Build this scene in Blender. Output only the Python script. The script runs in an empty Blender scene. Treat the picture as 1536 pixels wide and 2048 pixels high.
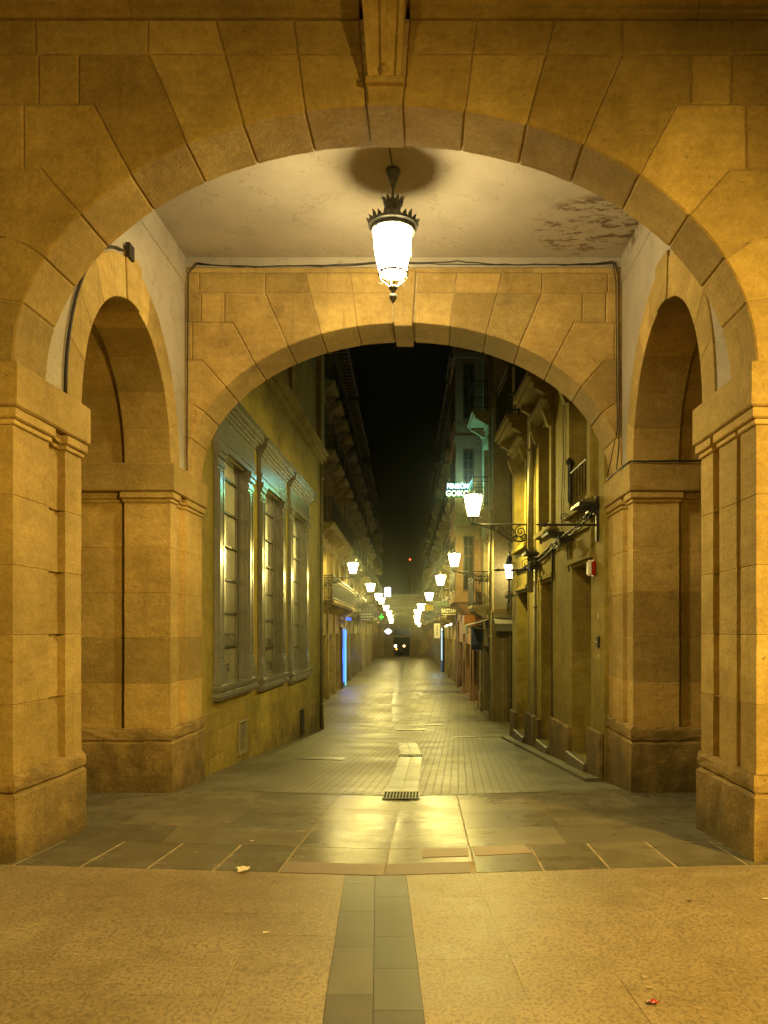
import bpy, bmesh, math, random
from mathutils import Vector, Matrix
R = random.Random(7)
PI = math.pi
sc = bpy.context.scene
COL = sc.collection
F, HX, HY = 1576.0, 860.0, 1260.0      # focal length and principal point of the photograph (pixels of 1536 x 2048)
EYE = 1.6
AX = -0.305                             # axis of the arches

# ------------------------------------------------------------------ objects
def tag(o, label=None, cat=None, group=None, kind=None):
    if label: o['label'] = label
    if cat: o['category'] = cat
    if group: o['group'] = group
    if kind: o['kind'] = kind
    return o
def thing(name, label, cat, loc=(0, 0, 0), group=None):
    o = bpy.data.objects.new(name, None); COL.objects.link(o)
    o.empty_display_size = 0.2
    o.location = loc
    return tag(o, label, cat, group)
def wloc(o):
    v = Vector((0, 0, 0))
    while o is not None:
        v += Vector(o.location); o = o.parent
    return v
def obj(name, bm, mat, parent=None, smooth=False, recalc=True):
    """one mesh object; vertices are given in world space, stored relative to the parent"""
    if recalc: bmesh.ops.recalc_face_normals(bm, faces=bm.faces[:])
    if parent is not None:
        w = wloc(parent)
        if w.length > 0: bmesh.ops.translate(bm, verts=bm.verts[:], vec=-w)
    me = bpy.data.meshes.new(name)
    bm.to_mesh(me); bm.free()
    if smooth:
        for p in me.polygons: p.use_smooth = True
    if isinstance(mat, (list, tuple)):
        for m in mat: me.materials.append(m)
    elif mat is not None: me.materials.append(mat)
    o = bpy.data.objects.new(name, me); COL.objects.link(o)
    if parent is not None: o.parent = parent
    return o
def text(name, body, size, loc, rot, mat, parent, extrude=0.004, bold=0.0, sx=1.0):
    cu = bpy.data.curves.new(name, 'FONT')
    cu.body = body; cu.size = size; cu.extrude = extrude; cu.offset = bold
    cu.align_x = 'CENTER'; cu.align_y = 'CENTER'
    cu.materials.append(mat)
    tmp = bpy.data.objects.new('tmp_text', cu); COL.objects.link(tmp)
    bpy.context.view_layer.update()
    me = bpy.data.meshes.new_from_object(tmp.evaluated_get(bpy.context.evaluated_depsgraph_get()))
    bpy.data.objects.remove(tmp); me.name = name
    o = bpy.data.objects.new(name, me); COL.objects.link(o)
    o.parent = parent
    o.location = Vector(loc) - wloc(parent)
    o.rotation_euler = rot; o.scale = (sx, 1, 1)
    return o
def copy_tree(o, parent=None):
    c = o.copy(); COL.objects.link(c); c.parent = parent
    for ch in o.children: copy_tree(ch, c)
    return c
def lamp(name, loc, power, color, radius, parent, kind='POINT'):
    l = bpy.data.lights.new(name, kind)
    l.energy = power; l.color = color; l.shadow_soft_size = radius
    o = bpy.data.objects.new(name, l); COL.objects.link(o)
    if parent is not None:
        o.parent = parent; o.location = Vector(loc) - wloc(parent)
    else: o.location = loc
    return o

# ------------------------------------------------------------------ mesh helpers
def BM(): return bmesh.new()
def bx(bm, x0, x1, y0, y1, z0, z1):
    v = [bm.verts.new(p) for p in ((x0,y0,z0),(x1,y0,z0),(x1,y1,z0),(x0,y1,z0),(x0,y0,z1),(x1,y0,z1),(x1,y1,z1),(x0,y1,z1))]
    for f in ((0,3,2,1),(4,5,6,7),(0,1,5,4),(1,2,6,5),(2,3,7,6),(3,0,4,7)):
        bm.faces.new([v[i] for i in f])
def hexa(bm, P):
    v = [bm.verts.new(p) for p in P]
    for f in ((0,3,2,1),(4,5,6,7),(0,1,5,4),(1,2,6,5),(2,3,7,6),(3,0,4,7)):
        bm.faces.new([v[i] for i in f])
def tube(bm, pts, r, n=6, cap=True):
    pts = [Vector(p) for p in pts]
    rs = r if isinstance(r, (list, tuple)) else [r]*len(pts)
    rings = []
    up = None
    for i, p in enumerate(pts):
        a = pts[max(i-1, 0)]; b = pts[min(i+1, len(pts)-1)]
        t = (b-a).normalized() if (b-a).length > 1e-9 else Vector((0,0,1))
        ref = up if up is not None else (Vector((0,0,1)) if abs(t.z) < .9 else Vector((1,0,0)))
        s = t.cross(ref)
        if s.length < 1e-6: s = t.cross(Vector((1,0.3,0)))
        s.normalize(); q = s.cross(t).normalized(); up = q
        rings.append([bm.verts.new(p + (s*math.cos(2*PI*k/n) + q*math.sin(2*PI*k/n))*rs[i]) for k in range(n)])
    for a, b in zip(rings, rings[1:]):
        for k in range(n):
            bm.faces.new((a[k], a[(k+1) % n], b[(k+1) % n], b[k]))
    if cap:
        bm.faces.new(rings[0][::-1]); bm.faces.new(rings[-1])
def lathe(bm, prof, c=(0,0), n=24, cap=True):
    rings = [[bm.verts.new((c[0]+r*math.cos(2*PI*k/n), c[1]+r*math.sin(2*PI*k/n), z)) for k in range(n)] for r, z in prof]
    for a, b in zip(rings, rings[1:]):
        for k in range(n):
            bm.faces.new((a[k], a[(k+1) % n], b[(k+1) % n], b[k]))
    if cap:
        bm.faces.new(rings[0][::-1]); bm.faces.new(rings[-1])
def spiral(c, r0, r1, a0, a1, n=18):
    return [(c[0]+(r0+(r1-r0)*i/n)*math.cos(a0+(a1-a0)*i/n), c[1]+(r0+(r1-r0)*i/n)*math.sin(a0+(a1-a0)*i/n)) for i in range(n+1)]
def area2(P): return sum(P[i][0]*P[(i+1) % len(P)][1]-P[(i+1) % len(P)][0]*P[i][1] for i in range(len(P)))/2
def inset(P, d):
    n = len(P); out = []
    for i in range(n):
        p0, p1, p2 = Vector(P[i-1]), Vector(P[i]), Vector(P[(i+1) % n])
        e1 = (p1-p0).normalized(); e2 = (p2-p1).normalized()
        n1 = Vector((-e1.y, e1.x)); n2 = Vector((-e2.y, e2.x))
        m = n1+n2
        den = 1+n1.dot(n2)
        m = m/den if den > .15 else m/.15
        out.append((p1.x+m.x*d, p1.y+m.y*d))
    return out
def clean(P):
    out = []
    for p in P:
        if not out or (Vector(p)-Vector(out[-1])).length > 1e-5: out.append(p)
    if (Vector(out[0])-Vector(out[-1])).length < 1e-5: out.pop()
    return out
def tlayer(bm): return bm.loops.layers.float_color.get('tint') or bm.loops.layers.float_color.new('tint')
def block(bm, P, t0, t1, mp, g=.003, ch=.012, tint=None):
    """a stone: 2D outline P extruded t0..t1 with a joint gap g and chamfered caps ch; mp maps (a,b,t) to xyz"""
    L = tlayer(bm)
    P = clean(P)
    if area2(P) < 0: P = P[::-1]
    rings = []
    for d, t in ((g+ch, t0), (g, t0+ch), (g, t1-ch), (g+ch, t1)):
        rings.append([bm.verts.new(mp(a, b, t)) for a, b in inset(P, d)])
    fs = [bm.faces.new(rings[0][::-1]), bm.faces.new(rings[-1])]
    n = len(P)
    for A, B in zip(rings, rings[1:]):
        for k in range(n): fs.append(bm.faces.new((A[k], A[(k+1) % n], B[(k+1) % n], B[k])))
    tv = R.random() if tint is None else tint
    for f in fs:
        for l in f.loops: l[L] = (tv, R.random() if False else tv, tv, 1)

from mathutils import noise as mnoise
def wear(bm, amp=.004, seg=.14, freq=5.0):
    bm.edges.ensure_lookup_table()
    groups = {}
    for e in bm.edges:
        k = int(e.calc_length()/seg)
        if k > 0: groups.setdefault(min(k, 12), []).append(e)
    for k, es in groups.items(): bmesh.ops.subdivide_edges(bm, edges=es, cuts=k)
    for v in bm.verts:
        d = mnoise.noise_vector(v.co*freq)*amp+mnoise.noise_vector(v.co*freq*4.7)*amp*.6
        v.co += d
# ------------------------------------------------------------------ materials
class NT:
    def __init__(s, name):
        s.m = bpy.data.materials.new(name); s.m.use_nodes = True
        s.t = s.m.node_tree; s.t.nodes.clear()
        s.out = s.t.nodes.new('ShaderNodeOutputMaterial')
        s.b = s.t.nodes.new('ShaderNodeBsdfPrincipled')
        s.t.links.new(s.b.outputs[0], s.out.inputs[0])
        s.pos = None
    def n(s, ty, **kw):
        x = s.t.nodes.new(ty)
        for k, v in kw.items(): setattr(x, k, v)
        return x
    def l(s, a, b): s.t.links.new(a, b)
    def position(s):
        if s.pos is None: s.pos = s.n('ShaderNodeNewGeometry').outputs['Position']
        return s.pos
    def noise(s, scale, detail=4, rough=.6, stretch=None, off=0):
        x = s.n('ShaderNodeTexNoise'); x.inputs['Scale'].default_value = scale
        x.inputs['Detail'].default_value = detail; x.inputs['Roughness'].default_value = rough
        v = s.position()
        if stretch or off:
            mp = s.n('ShaderNodeMapping'); mp.inputs['Scale'].default_value = stretch or (1,1,1)
            mp.inputs['Location'].default_value = (off, off*.7, off*.3)
            s.l(v, mp.inputs['Vector']); v = mp.outputs[0]
        s.l(v, x.inputs['Vector'])
        return x.outputs['Fac']
    def ramp(s, fac, pts):
        x = s.n('ShaderNodeValToRGB'); e = x.color_ramp.elements
        while len(e) < len(pts): e.new(.5)
        for i, (p, c) in enumerate(pts):
            e[i].position = p; e[i].color = c if len(c) == 4 else (*c, 1)
        s.l(fac, x.inputs[0]); return x.outputs[0]
    def mr(s, fac, a, b, c, d, smooth=True):
        x = s.n('ShaderNodeMapRange'); x.interpolation_type = 'SMOOTHSTEP' if smooth else 'LINEAR'
        for k, v in zip(('From Min','From Max','To Min','To Max'), (a,b,c,d)): x.inputs[k].default_value = v
        s.l(fac, x.inputs['Value']); return x.outputs[0]
    def mix(s, fac, a, b, blend='MIX'):
        x = s.n('ShaderNodeMix', data_type='RGBA', blend_type=blend)
        for sock, v in ((x.inputs['Factor'], fac), (x.inputs[6], a), (x.inputs[7], b)):
            if isinstance(v, (int, float)): sock.default_value = v
            elif isinstance(v, (tuple, list)): sock.default_value = v if len(v) == 4 else (*v, 1)
            else: s.l(v, sock)
        return x.outputs[2]
    def math(s, op, a, b=0.0):
        x = s.n('ShaderNodeMath', operation=op)
        for sock, v in zip(x.inputs, (a, b)):
            if isinstance(v, (int, float)): sock.default_value = v
            else: s.l(v, sock)
        return x.outputs[0]
    def sep(s, v=None):
        x = s.n('ShaderNodeSeparateXYZ'); s.l(v or s.position(), x.inputs[0]); return x.outputs
    def attr(s, name):
        return s.n('ShaderNodeAttribute', attribute_name=name).outputs['Fac']
    def bump(s, h, strength, dist=.02):
        x = s.n('ShaderNodeBump'); x.inputs['Strength'].default_value = strength; x.inputs['Distance'].default_value = dist
        s.l(h, x.inputs['Height']); s.l(x.outputs[0], s.b.inputs['Normal'])
    def set(s, color=None, rough=None, metal=None, spec=None):
        for k, v in (('Base Color', color), ('Roughness', rough), ('Metallic', metal), ('Specular IOR Level', spec)):
            if v is None: continue
            if isinstance(v, (int, float)): s.b.inputs[k].default_value = v
            elif isinstance(v, (tuple, list)): s.b.inputs[k].default_value = v if len(v) == 4 else (*v, 1)
            else: s.l(v, s.b.inputs[k])

def stone(name, c1, c2, tintamt=.35, bump=.35, damp=True, dark=(.10,.065,.03), z0=-.1, z1=.75, tinted=True, stain=.55):
    t = NT(name)
    big = t.noise(.8, 7, .65); mid = t.noise(4.5, 6, .7, off=3); fine = t.noise(85, 3, .75); grain = t.noise(26, 5, .75, off=14)
    bed = t.noise(1.0, 6, .65, stretch=(2.6, 2.6, 11), off=9)
    c = t.mix(t.mr(mid, .32, .68, 0, 1), c1, c2)
    if tinted:
        a = t.attr('tint')
        c = t.mix(t.mr(a, 0, 1, 0, .45, False), c, t.mix(1.0, c, (1.08, .96, .86), 'MULTIPLY'))
        c = t.mix(1.0, c, t.mix(t.mr(t.math('FRACT', t.math('MULTIPLY', a, 7.3)), 0, 1, 0, 1, False), (1-tintamt,)*3, (1+tintamt*.35,)*3), 'MULTIPLY')
    c = t.mix(1.0, c, t.mix(t.mr(big, .3, .7, 0, 1), (.74, .72, .68), (1.12, 1.11, 1.08)), 'MULTIPLY')
    c = t.mix(1.0, c, t.mix(t.mr(bed, .35, .7, 0, 1), (.91, .90, .88), (1.04, 1.04, 1.04)), 'MULTIPLY')
    c = t.mix(1.0, c, t.mix(t.mr(grain, .3, .7, 0, 1), (.87, .86, .84), (1.08, 1.08, 1.08)), 'MULTIPLY')
    c = t.mix(1.0, c, t.mix(fine, (.80, .80, .80), (1.18, 1.18, 1.18)), 'MULTIPLY')
    # soot blotches and thin downward run-off streaks
    st = t.math('MULTIPLY', t.mr(t.noise(1.7, 8, .74, off=21), .56, .74, 0, 1), stain)
    c = t.mix(st, c, dark)
    run = t.noise(1.0, 5, .65, stretch=(9, 9, .8), off=31)
    c = t.mix(t.math('MULTIPLY', t.mr(run, .58, .74, 0, 1), stain*.55), c, (dark[0]*1.3, dark[1]*1.35, dark[2]*1.4))
    pit = t.mr(t.noise(38, 2, .5, off=40), .70, .76, 0, .55)
    c = t.mix(pit, c, dark)
    if damp:
        z = t.sep()[2]
        zz = t.math('ADD', z, t.mr(t.noise(2.2, 6, .7, off=5), .3, .7, .45, -.45))
        c = t.mix(t.mr(zz, z0, z1, .8, 0), c, (dark[0]*.9, dark[1]*1.0, dark[2]*.95))
    t.set(c, t.mr(mid, .2, .8, .95, .75), spec=.22)
    h = t.math('ADD', t.math('MULTIPLY', mid, .9), t.math('ADD', t.math('MULTIPLY', fine, .22), t.math('ADD', t.math('MULTIPLY', bed, .3), t.math('MULTIPLY', grain, .55))))
    h = t.math('SUBTRACT', h, t.math('MULTIPLY', pit, .6))
    t.bump(h, bump, .03)
    return t.m
def flat(name, c, rough=.6, metal=0.0, var=.25, scale=6, bump=0.0, spec=.4):
    t = NT(name)
    n = t.noise(scale, 5, .65)
    col = t.mix(1.0, c, t.mix(t.mr(n, .3, .7, 0, 1), (1-var,)*3, (1+var*.5,)*3), 'MULTIPLY')
    t.set(col, t.mr(n, .3, .7, min(rough*1.15, 1), rough*.85), metal, spec)
    if bump: t.bump(n, bump, .01)
    return t.m
def glow(name, c, strength, see=0.0):
    t = NT(name); t.t.nodes.remove(t.b)
    e = t.n('ShaderNodeEmission'); e.inputs[0].default_value = (*c, 1); e.inputs[1].default_value = strength
    if see:
        tr = t.n('ShaderNodeBsdfTransparent'); mx = t.n('ShaderNodeMixShader'); mx.inputs[0].default_value = see
        t.l(e.outputs[0], mx.inputs[1]); t.l(tr.outputs[0], mx.inputs[2]); t.l(mx.outputs[0], t.out.inputs[0])
    else: t.l(e.outputs[0], t.out.inputs[0])
    return t.m

M = {}
M['stone'] = stone('arcade_sandstone', (.57,.43,.155), (.49,.365,.12), .27, .55, z0=-.3, z1=.4, stain=.42)
M['stone_rear'] = stone('inner_arch_sandstone', (.54,.40,.145), (.45,.325,.108), .32, .5, z0=-.3, z1=.45, stain=.75)
M['stone_low'] = stone('plinth_sandstone', (.47,.35,.135), (.38,.275,.10), .2, .85, dark=(.10,.07,.028), z0=-.4, z1=.8, stain=.65)
M['mortar'] = flat('mortar', (.50,.39,.19), .95, var=.3, scale=20)
M['wallstone'] = stone('building_sandstone', (.38,.315,.07), (.29,.235,.048), .22, .3, z0=-1.2, z1=.1, stain=.5)
M['wallstone_r'] = stone('facade_sandstone', (.38,.315,.07), (.28,.222,.048), .25, .3, z0=-.9, z1=.3, stain=.5, tinted=False)
M['wallstone_l'] = stone('ashlar_facade', (.38,.315,.07), (.29,.235,.048), .22, .3, z0=-1.2, z1=.1, stain=.5, tinted=False)
def plaster(name, k):
    t = NT(name)
    n = t.noise(1.3, 6, .6); f = t.noise(28, 5, .7); g = t.noise(6, 6, .7, off=4)
    c = t.mix(t.mr(n, .3, .7, 0, 1), (.60*k,.54*k,.41*k), (.74*k,.67*k,.52*k))
    c = t.mix(t.mr(f, .66, .74, 0, .35), c, (.3*k,.24*k,.16*k))
    w2 = t.noise(2.1, 8, .7, off=17)
    c = t.mix(t.mr(w2, .55, .75, 0, .35), c, (.36*k,.30*k,.20*k))
    cr = t.math('ABSOLUTE', t.math('SUBTRACT', t.noise(1.15, 7, .6, off=33), .5))
    c = t.mix(t.mr(cr, .0, .004, .55, 0), c, (.22*k,.17*k,.11*k))
    # peeling damp patch in the back right corner of the ceiling, and a few specks at the left
    x, y, z = t.sep()
    def bump2(px, py, rx, ry):
        dx = t.math('DIVIDE', t.math('SUBTRACT', x, px), rx); dy = t.math('DIVIDE', t.math('SUBTRACT', y, py), ry)
        return t.math('ADD', t.math('MULTIPLY', dx, dx), t.math('MULTIPLY', dy, dy))
    d = bump2(1.72, 8.35, .62, .62)
    wob = t.noise(4.6, 8, .78, stretch=(1, 2.0, 1), off=12)
    m = t.math('MULTIPLY', t.mr(d, .55, 1.25, 1, 0), t.mr(wob, .50, .56, 0, 1))
    m = t.math('MULTIPLY', m, t.mr(z, 5.7, 5.8, 0, 1))
    edge = t.math('MULTIPLY', t.mr(d, .7, 1.5, 1, 0), t.mr(z, 5.7, 5.8, 0, .4))
    c = t.mix(edge, c, (.46,.39,.28))
    c = t.mix(m, c, (.17,.13,.08))
    d2 = bump2(-1.2, 7.0, .35, 1.2)
    sp = t.math('MULTIPLY', t.mr(d2, .5, 1.1, 1, 0), t.mr(t.noise(22, 3, .5, off=2), .67, .70, 0, .6))
    c = t.mix(sp, c, (.25,.18,.09))
    t.set(c, .9, spec=.2)
    t.bump(t.math('ADD', g, t.math('MULTIPLY', m, -1.2)), .22, .02)
    return t.m
M['plaster'] = plaster('wall_plaster', .60); M['ceiling'] = plaster('ceiling_plaster', .68)
M['iron'] = flat('wrought_iron', (.02,.019,.017), .5, .0, .4, 12, spec=.5)
M['bronze'] = flat('lantern_metal', (.07,.07,.05), .5, .3, .4, 14)
M['glass_lamp'] = glow('pendant_glass', (1,.80,.44), 120, .45)
M['glass_street'] = glow('street_lamp_glass', (1,.84,.42), 30, .45)
M['cable'] = flat('cable_black', (.035,.03,.022), .6)
def slab_mat(name, c1, c2, rough=(.28,.5), scale=4, bump=.1, speck=0.0, spec=.5, tv=.2):
    t = NT(name)
    n = t.noise(scale, 6, .65); b = t.noise(.7, 4, .6, off=7); f = t.noise(60, 4, .7)
    c = t.mix(t.mr(n, .3, .7, 0, 1), c1, c2)
    a = t.attr('tint')
    c = t.mix(1.0, c, t.mix(a, (1-tv*1.1,)*3, (1+tv*.9,1+tv*.8,1+tv*.6)), 'MULTIPLY')
    c = t.mix(1.0, c, t.mix(t.mr(b, .3, .7, 0, 1), (.78,.76,.72), (1.12,1.12,1.12)), 'MULTIPLY')
    if speck:
        v = t.noise(58, 3, .7, stretch=(1, .7, 1), off=1)
        c = t.mix(t.mr(v, .47, .60, 0, speck), c, (c1[0]*.34, c1[1]*.36, c1[2]*.36))
        c = t.mix(t.mr(t.noise(45, 3, .6, off=8), .56, .7, 0, speck*.6), c, (c2[0]*1.5, c2[1]*1.5, c2[2]*1.4))
    gm = t.noise(1.4, 8, .78, off=51)
    c = t.mix(t.mr(gm, .54, .72, 0, .38), c, (c1[0]*.4, c1[1]*.4, c1[2]*.38))
    r = t.mr(t.math('ADD', t.math('MULTIPLY', b, .6), t.math('MULTIPLY', n, .4)), .32, .68, rough[0], rough[1])
    t.set(c, r, spec=spec)
    t.bump(t.math('ADD', t.math('MULTIPLY', n, .7), t.math('MULTIPLY', f, .35)), bump, .02)
    return t.m
M['granite'] = slab_mat('plaza_granite', (.245,.192,.102), (.305,.243,.135), (.40,.56), 5, .2, .55, .4, .06)
M['band'] = slab_mat('grey_slate_band', (.066,.06,.044), (.096,.088,.067), (.36,.5), 3, .12, 0, .25, .28)
M['slate'] = slab_mat('portico_slate', (.125,.115,.078), (.165,.152,.106), (.20,.34), 3.4, .08, 0, .03)
M['brownslab'] = slab_mat('brown_sandstone_slab', (.18,.125,.075), (.22,.16,.10), (.5,.62), 5, .1)
M['joint'] = flat('joint_mortar', (.34,.27,.15), .9, var=.35, scale=9)
M['darkjoint'] = flat('dark_joint', (.075,.062,.04), .9, var=.3, scale=9)
def setts(name, bw, bh, c1, c2, mort, rough, ms=.06, bump=.35):
    t = NT(name)
    br = t.n('ShaderNodeTexBrick'); br.offset = .5
    br.inputs['Scale'].default_value = 1.0; br.inputs['Brick Width'].default_value = bw; br.inputs['Row Height'].default_value = bh
    br.inputs['Mortar Size'].default_value = bh*ms; br.inputs['Mortar Smooth'].default_value = .3
    br.inputs['Color1'].default_value = (*c1, 1); br.inputs['Color2'].default_value = (*c2, 1); br.inputs['Mortar'].default_value = (*mort, 1)
    wv = t.n('ShaderNodeMapping'); wv.inputs['Rotation'].default_value = (0, 0, .036)
    t.l(t.position(), wv.inputs['Vector']); t.l(wv.outputs[0], br.inputs['Vector'])
    n = t.noise(1.1, 6, .65); f = t.noise(14, 5, .7, off=3)
    c = t.mix(1.0, br.outputs['Color'], t.mix(t.mr(n, .3, .7, 0, 1), (.7,.68,.66), (1.15,1.15,1.15)), 'MULTIPLY')
    c = t.mix(1.0, c, t.mix(f, (.8,.8,.8), (1.2,1.2,1.2)), 'MULTIPLY')
    r = t.math('ADD', t.mr(n, .3, .7, rough[0], rough[1]), t.math('MULTIPLY', br.outputs['Fac'], .25))
    t.set(c, r, spec=.15)
    h = t.math('SUBTRACT', t.math('MULTIPLY', f, .35), t.math('MULTIPLY', br.outputs['Fac'], 1.0))
    t.bump(h, bump, .012)
    return t.m
M['setts'] = setts('small_setts', .20, .10, (.19,.17,.11), (.155,.14,.092), (.095,.084,.056), (.38,.53), .09, .3)
M['flags'] = setts('street_flagstones', .62, .40, (.20,.18,.12), (.165,.15,.10), (.08,.07,.045), (.38,.54), .03, .22)
M['sidewalk'] = setts('pavement_flagstones', 1.1, .55, (.165,.155,.11), (.15,.14,.10), (.10,.09,.06), (.32,.5), .02, .1)
M['channel'] = slab_mat('drain_channel_slabs', (.06,.058,.045), (.09,.085,.066), (.26,.42), 4, .12, 0, .12)
M['grate'] = flat('cast_iron_grate', (.10,.092,.065), .4, .6, .3, 20)
M['black'] = flat('black_void', (.008,.007,.005), .9)
M['greypaint'] = flat('grey_painted_metal', (.20,.205,.17), .2, 0, .18, 5, .01, .7)
def frosted():
    t = NT('frosted_window_pane')
    n = t.noise(38, 3, .6); b = t.noise(2.0, 5, .6)
    c = t.mix(t.mr(b, .3, .7, 0, 1), (.50,.49,.36), (.62,.60,.45)); t.b.inputs['Metallic'].default_value = .7
    t.set(c, t.mr(b, .3, .7, .30, .38), spec=1.0)
    t.b.inputs['Coat Weight'].default_value = 1.0; t.b.inputs['Coat Roughness'].default_value = .27
    t.bump(n, .12, .01)
    return t.m
M['frost'] = frosted()
M['lantern_dark'] = flat('dark_glazing_bar', (.07,.065,.045), .4, var=.2)
M['ink'] = flat('spray_paint', (.03,.028,.02), .7)
M['darkglass'] = flat('dark_window_glass', (.018,.02,.018), .12, 0, .3, 2, spec=.5)
M['darkwood'] = flat('dark_timber', (.075,.05,.025), .6, 0, .3, 7)
M['whitewood'] = flat('pale_window_paint', (.40,.38,.30), .55, 0, .2, 7)
M['doorvoid'] = flat('dark_doorway', (.035,.025,.012), .8)
M['lead'] = flat('grey_downpipe', (.30,.27,.16), .5, .1, .2, 6)
M['kerb'] = slab_mat('kerb_stone', (.12,.11,.07), (.165,.15,.095), (.45,.6), 4, .15, 0, .3)
M['white'] = flat('white_plastic', (.75,.72,.66), .5, var=.1)
M['red'] = flat('red_plastic', (.35,.02,.015), .35, var=.15)
M['awning_grey'] = flat('grey_awning', (.25,.24,.2), .7, var=.15)
M['awning_white'] = flat('cream_awning', (.5,.47,.38), .8, var=.12)
M['shutter'] = flat('dark_blue_shutter', (.035,.04,.06), .4, .3, .3, 8)
M['paper'] = flat('paper', (.75,.68,.55), .8, var=.15, scale=30)
M['signboard'] = flat('dark_signboard', (.035,.04,.03), .5, var=.2)
M['signletter'] = flat('pale_sign_letters', (.5,.48,.36), .6, var=.1)
M['yellow'] = flat('yellow_signboard', (.72,.55,.02), .5, var=.1)
M['leaf'] = flat('geranium_leaf', (.05,.10,.03), .6, var=.4, scale=40)
M['petal'] = flat('geranium_petal', (.55,.08,.03), .6, var=.3, scale=40)
M['postmetal'] = flat('worn_guard_stone', (.25,.17,.09), .7, var=.4, scale=5, bump=.2)
walls = dict(
    ochre=stone('ochre_render', (.33,.265,.12), (.27,.21,.09), 0, .2, False, tinted=False),
    grey=stone('grey_render', (.26,.235,.16), (.21,.19,.125), 0, .2, False, tinted=False),
    cream=stone('cream_render', (.42,.37,.24), (.34,.29,.18), 0, .15, False, tinted=False),
    pink=stone('salmon_render', (.36,.235,.13), (.30,.19,.105), 0, .15, False, tinted=False),
    brown=stone('brown_render', (.25,.185,.09), (.19,.14,.065), 0, .2, False, tinted=False))

# ------------------------------------------------------------------ ground
GZ = [(-30,1.55),(5.2,1.55),(6.2,1.60),(8.45,1.75),(9.5,1.85),(13,2.09),(17.5,2.40),(21,2.66),(25,2.85),(32,2.87),(88,2.9),(95,3.2),(115,5.0),(900,5.6)]
def interp(T, x):
    if x <= T[0][0]: return T[0][1]
    for (a, b), (c, d) in zip(T, T[1:]):
        if x <= c: return b+(d-b)*(x-a)/(c-a)
    return T[-1][1]
def ctr(y): return interp([(-30,AX),(14,-.33),(25,-1.0),(32,-1.35),(88,-3.05),(200,-6.5)], y)
def H(x, y):
    dip = interp([(-30,0),(3.4,0),(5.2,.07),(8.8,.075),(16,.05),(24,.04),(90,.04),(95,0),(900,0)], y)
    return EYE-interp(GZ, y)-dip*max(0, 1-abs(x-ctr(y))/2.4)
def xL(y): return interp([(9,-2.95),(21.1,-2.95),(30,-4.22),(88,-5.75),(120,-6.6)], y)
def xR(y): return interp([(9.0,2.17),(9.75,2.145),(17.5,1.83),(17.6,1.83),(24.5,1.98),(88,-.2),(120,-1.3)], y)
def frange(a, b, step):
    n = max(1, int(math.ceil((b-a)/step-1e-9))); return [a+(b-a)*i/n for i in range(n+1)]
def sheet(name, x0, x1, ys, nx, dz, mat, kind='structure', parent=None):
    bm = BM(); L = tlayer(bm); rows = []
    for y in ys:
        a = x0(y) if callable(x0) else x0; b = x1(y) if callable(x1) else x1
        rows.append([bm.verts.new((a+(b-a)*i/nx, y, H(a+(b-a)*i/nx, y)+dz)) for i in range(nx+1)])
    for A, B in zip(rows, rows[1:]):
        for i in range(nx):
            f = bm.faces.new((A[i], A[i+1], B[i+1], B[i]))
            for l in f.loops: l[L] = (.5,.5,.5,1)
    o = obj(name, bm, mat, parent, recalc=False)
    if kind: o['kind'] = kind
    return o
def tile(bm, L, c4, dz, step=.35, tint=None, g=.004, base=0.012, tilt=.001):
    """slab with corners (x,y) in order, following the ground, edges sunk a little"""
    P = [Vector(p) for p in inset(c4, g)]
    nx = max(1, int(round(max((P[1]-P[0]).length, (P[2]-P[3]).length)/step))); ny = max(1, int(round((P[3]-P[0]).length/step)))
    tv = R.random() if tint is None else tint
    sxl, syl = R.uniform(-1,1)*tilt, R.uniform(-1,1)*tilt; cxy = sum(P, Vector((0,0)))/4
    G = []
    for j in range(ny+1):
        a = P[0].lerp(P[3], j/ny); b = P[1].lerp(P[2], j/ny)
        G.append([bm.verts.new((*a.lerp(b, i/nx), H(*a.lerp(b, i/nx))+dz+(a.lerp(b, i/nx)-cxy).x*sxl+(a.lerp(b, i/nx)-cxy).y*syl)) for i in range(nx+1)])
    fs = []
    for j in range(ny):
        for i in range(nx): fs.append(bm.faces.new((G[j][i], G[j][i+1], G[j+1][i+1], G[j+1][i])))
    rim = G[0][:]+[r[-1] for r in G[1:]]+G[-1][-2::-1]+[r[0] for r in G[-2:0:-1]]
    low = [bm.verts.new(v.co-Vector((0,0,base))) for v in rim]
    for k in range(len(rim)): fs.append(bm.faces.new((rim[k], low[k], low[(k+1) % len(rim)], rim[(k+1) % len(rim)])))
    for f in fs:
        for l in f.loops: l[L] = (tv, tv, tv, 1)

YB = sorted(set(frange(-14, 5.2, 1.6)+frange(5.2, 9.5, .35)+frange(9.5, 25, .8)+frange(25, 95, 5)+[6.2,8.45,13,17.5,21,32,88,115,160,300,900]))
sheet('ground', -60, 60, YB, 60, -.035, M['darkjoint'])
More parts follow.
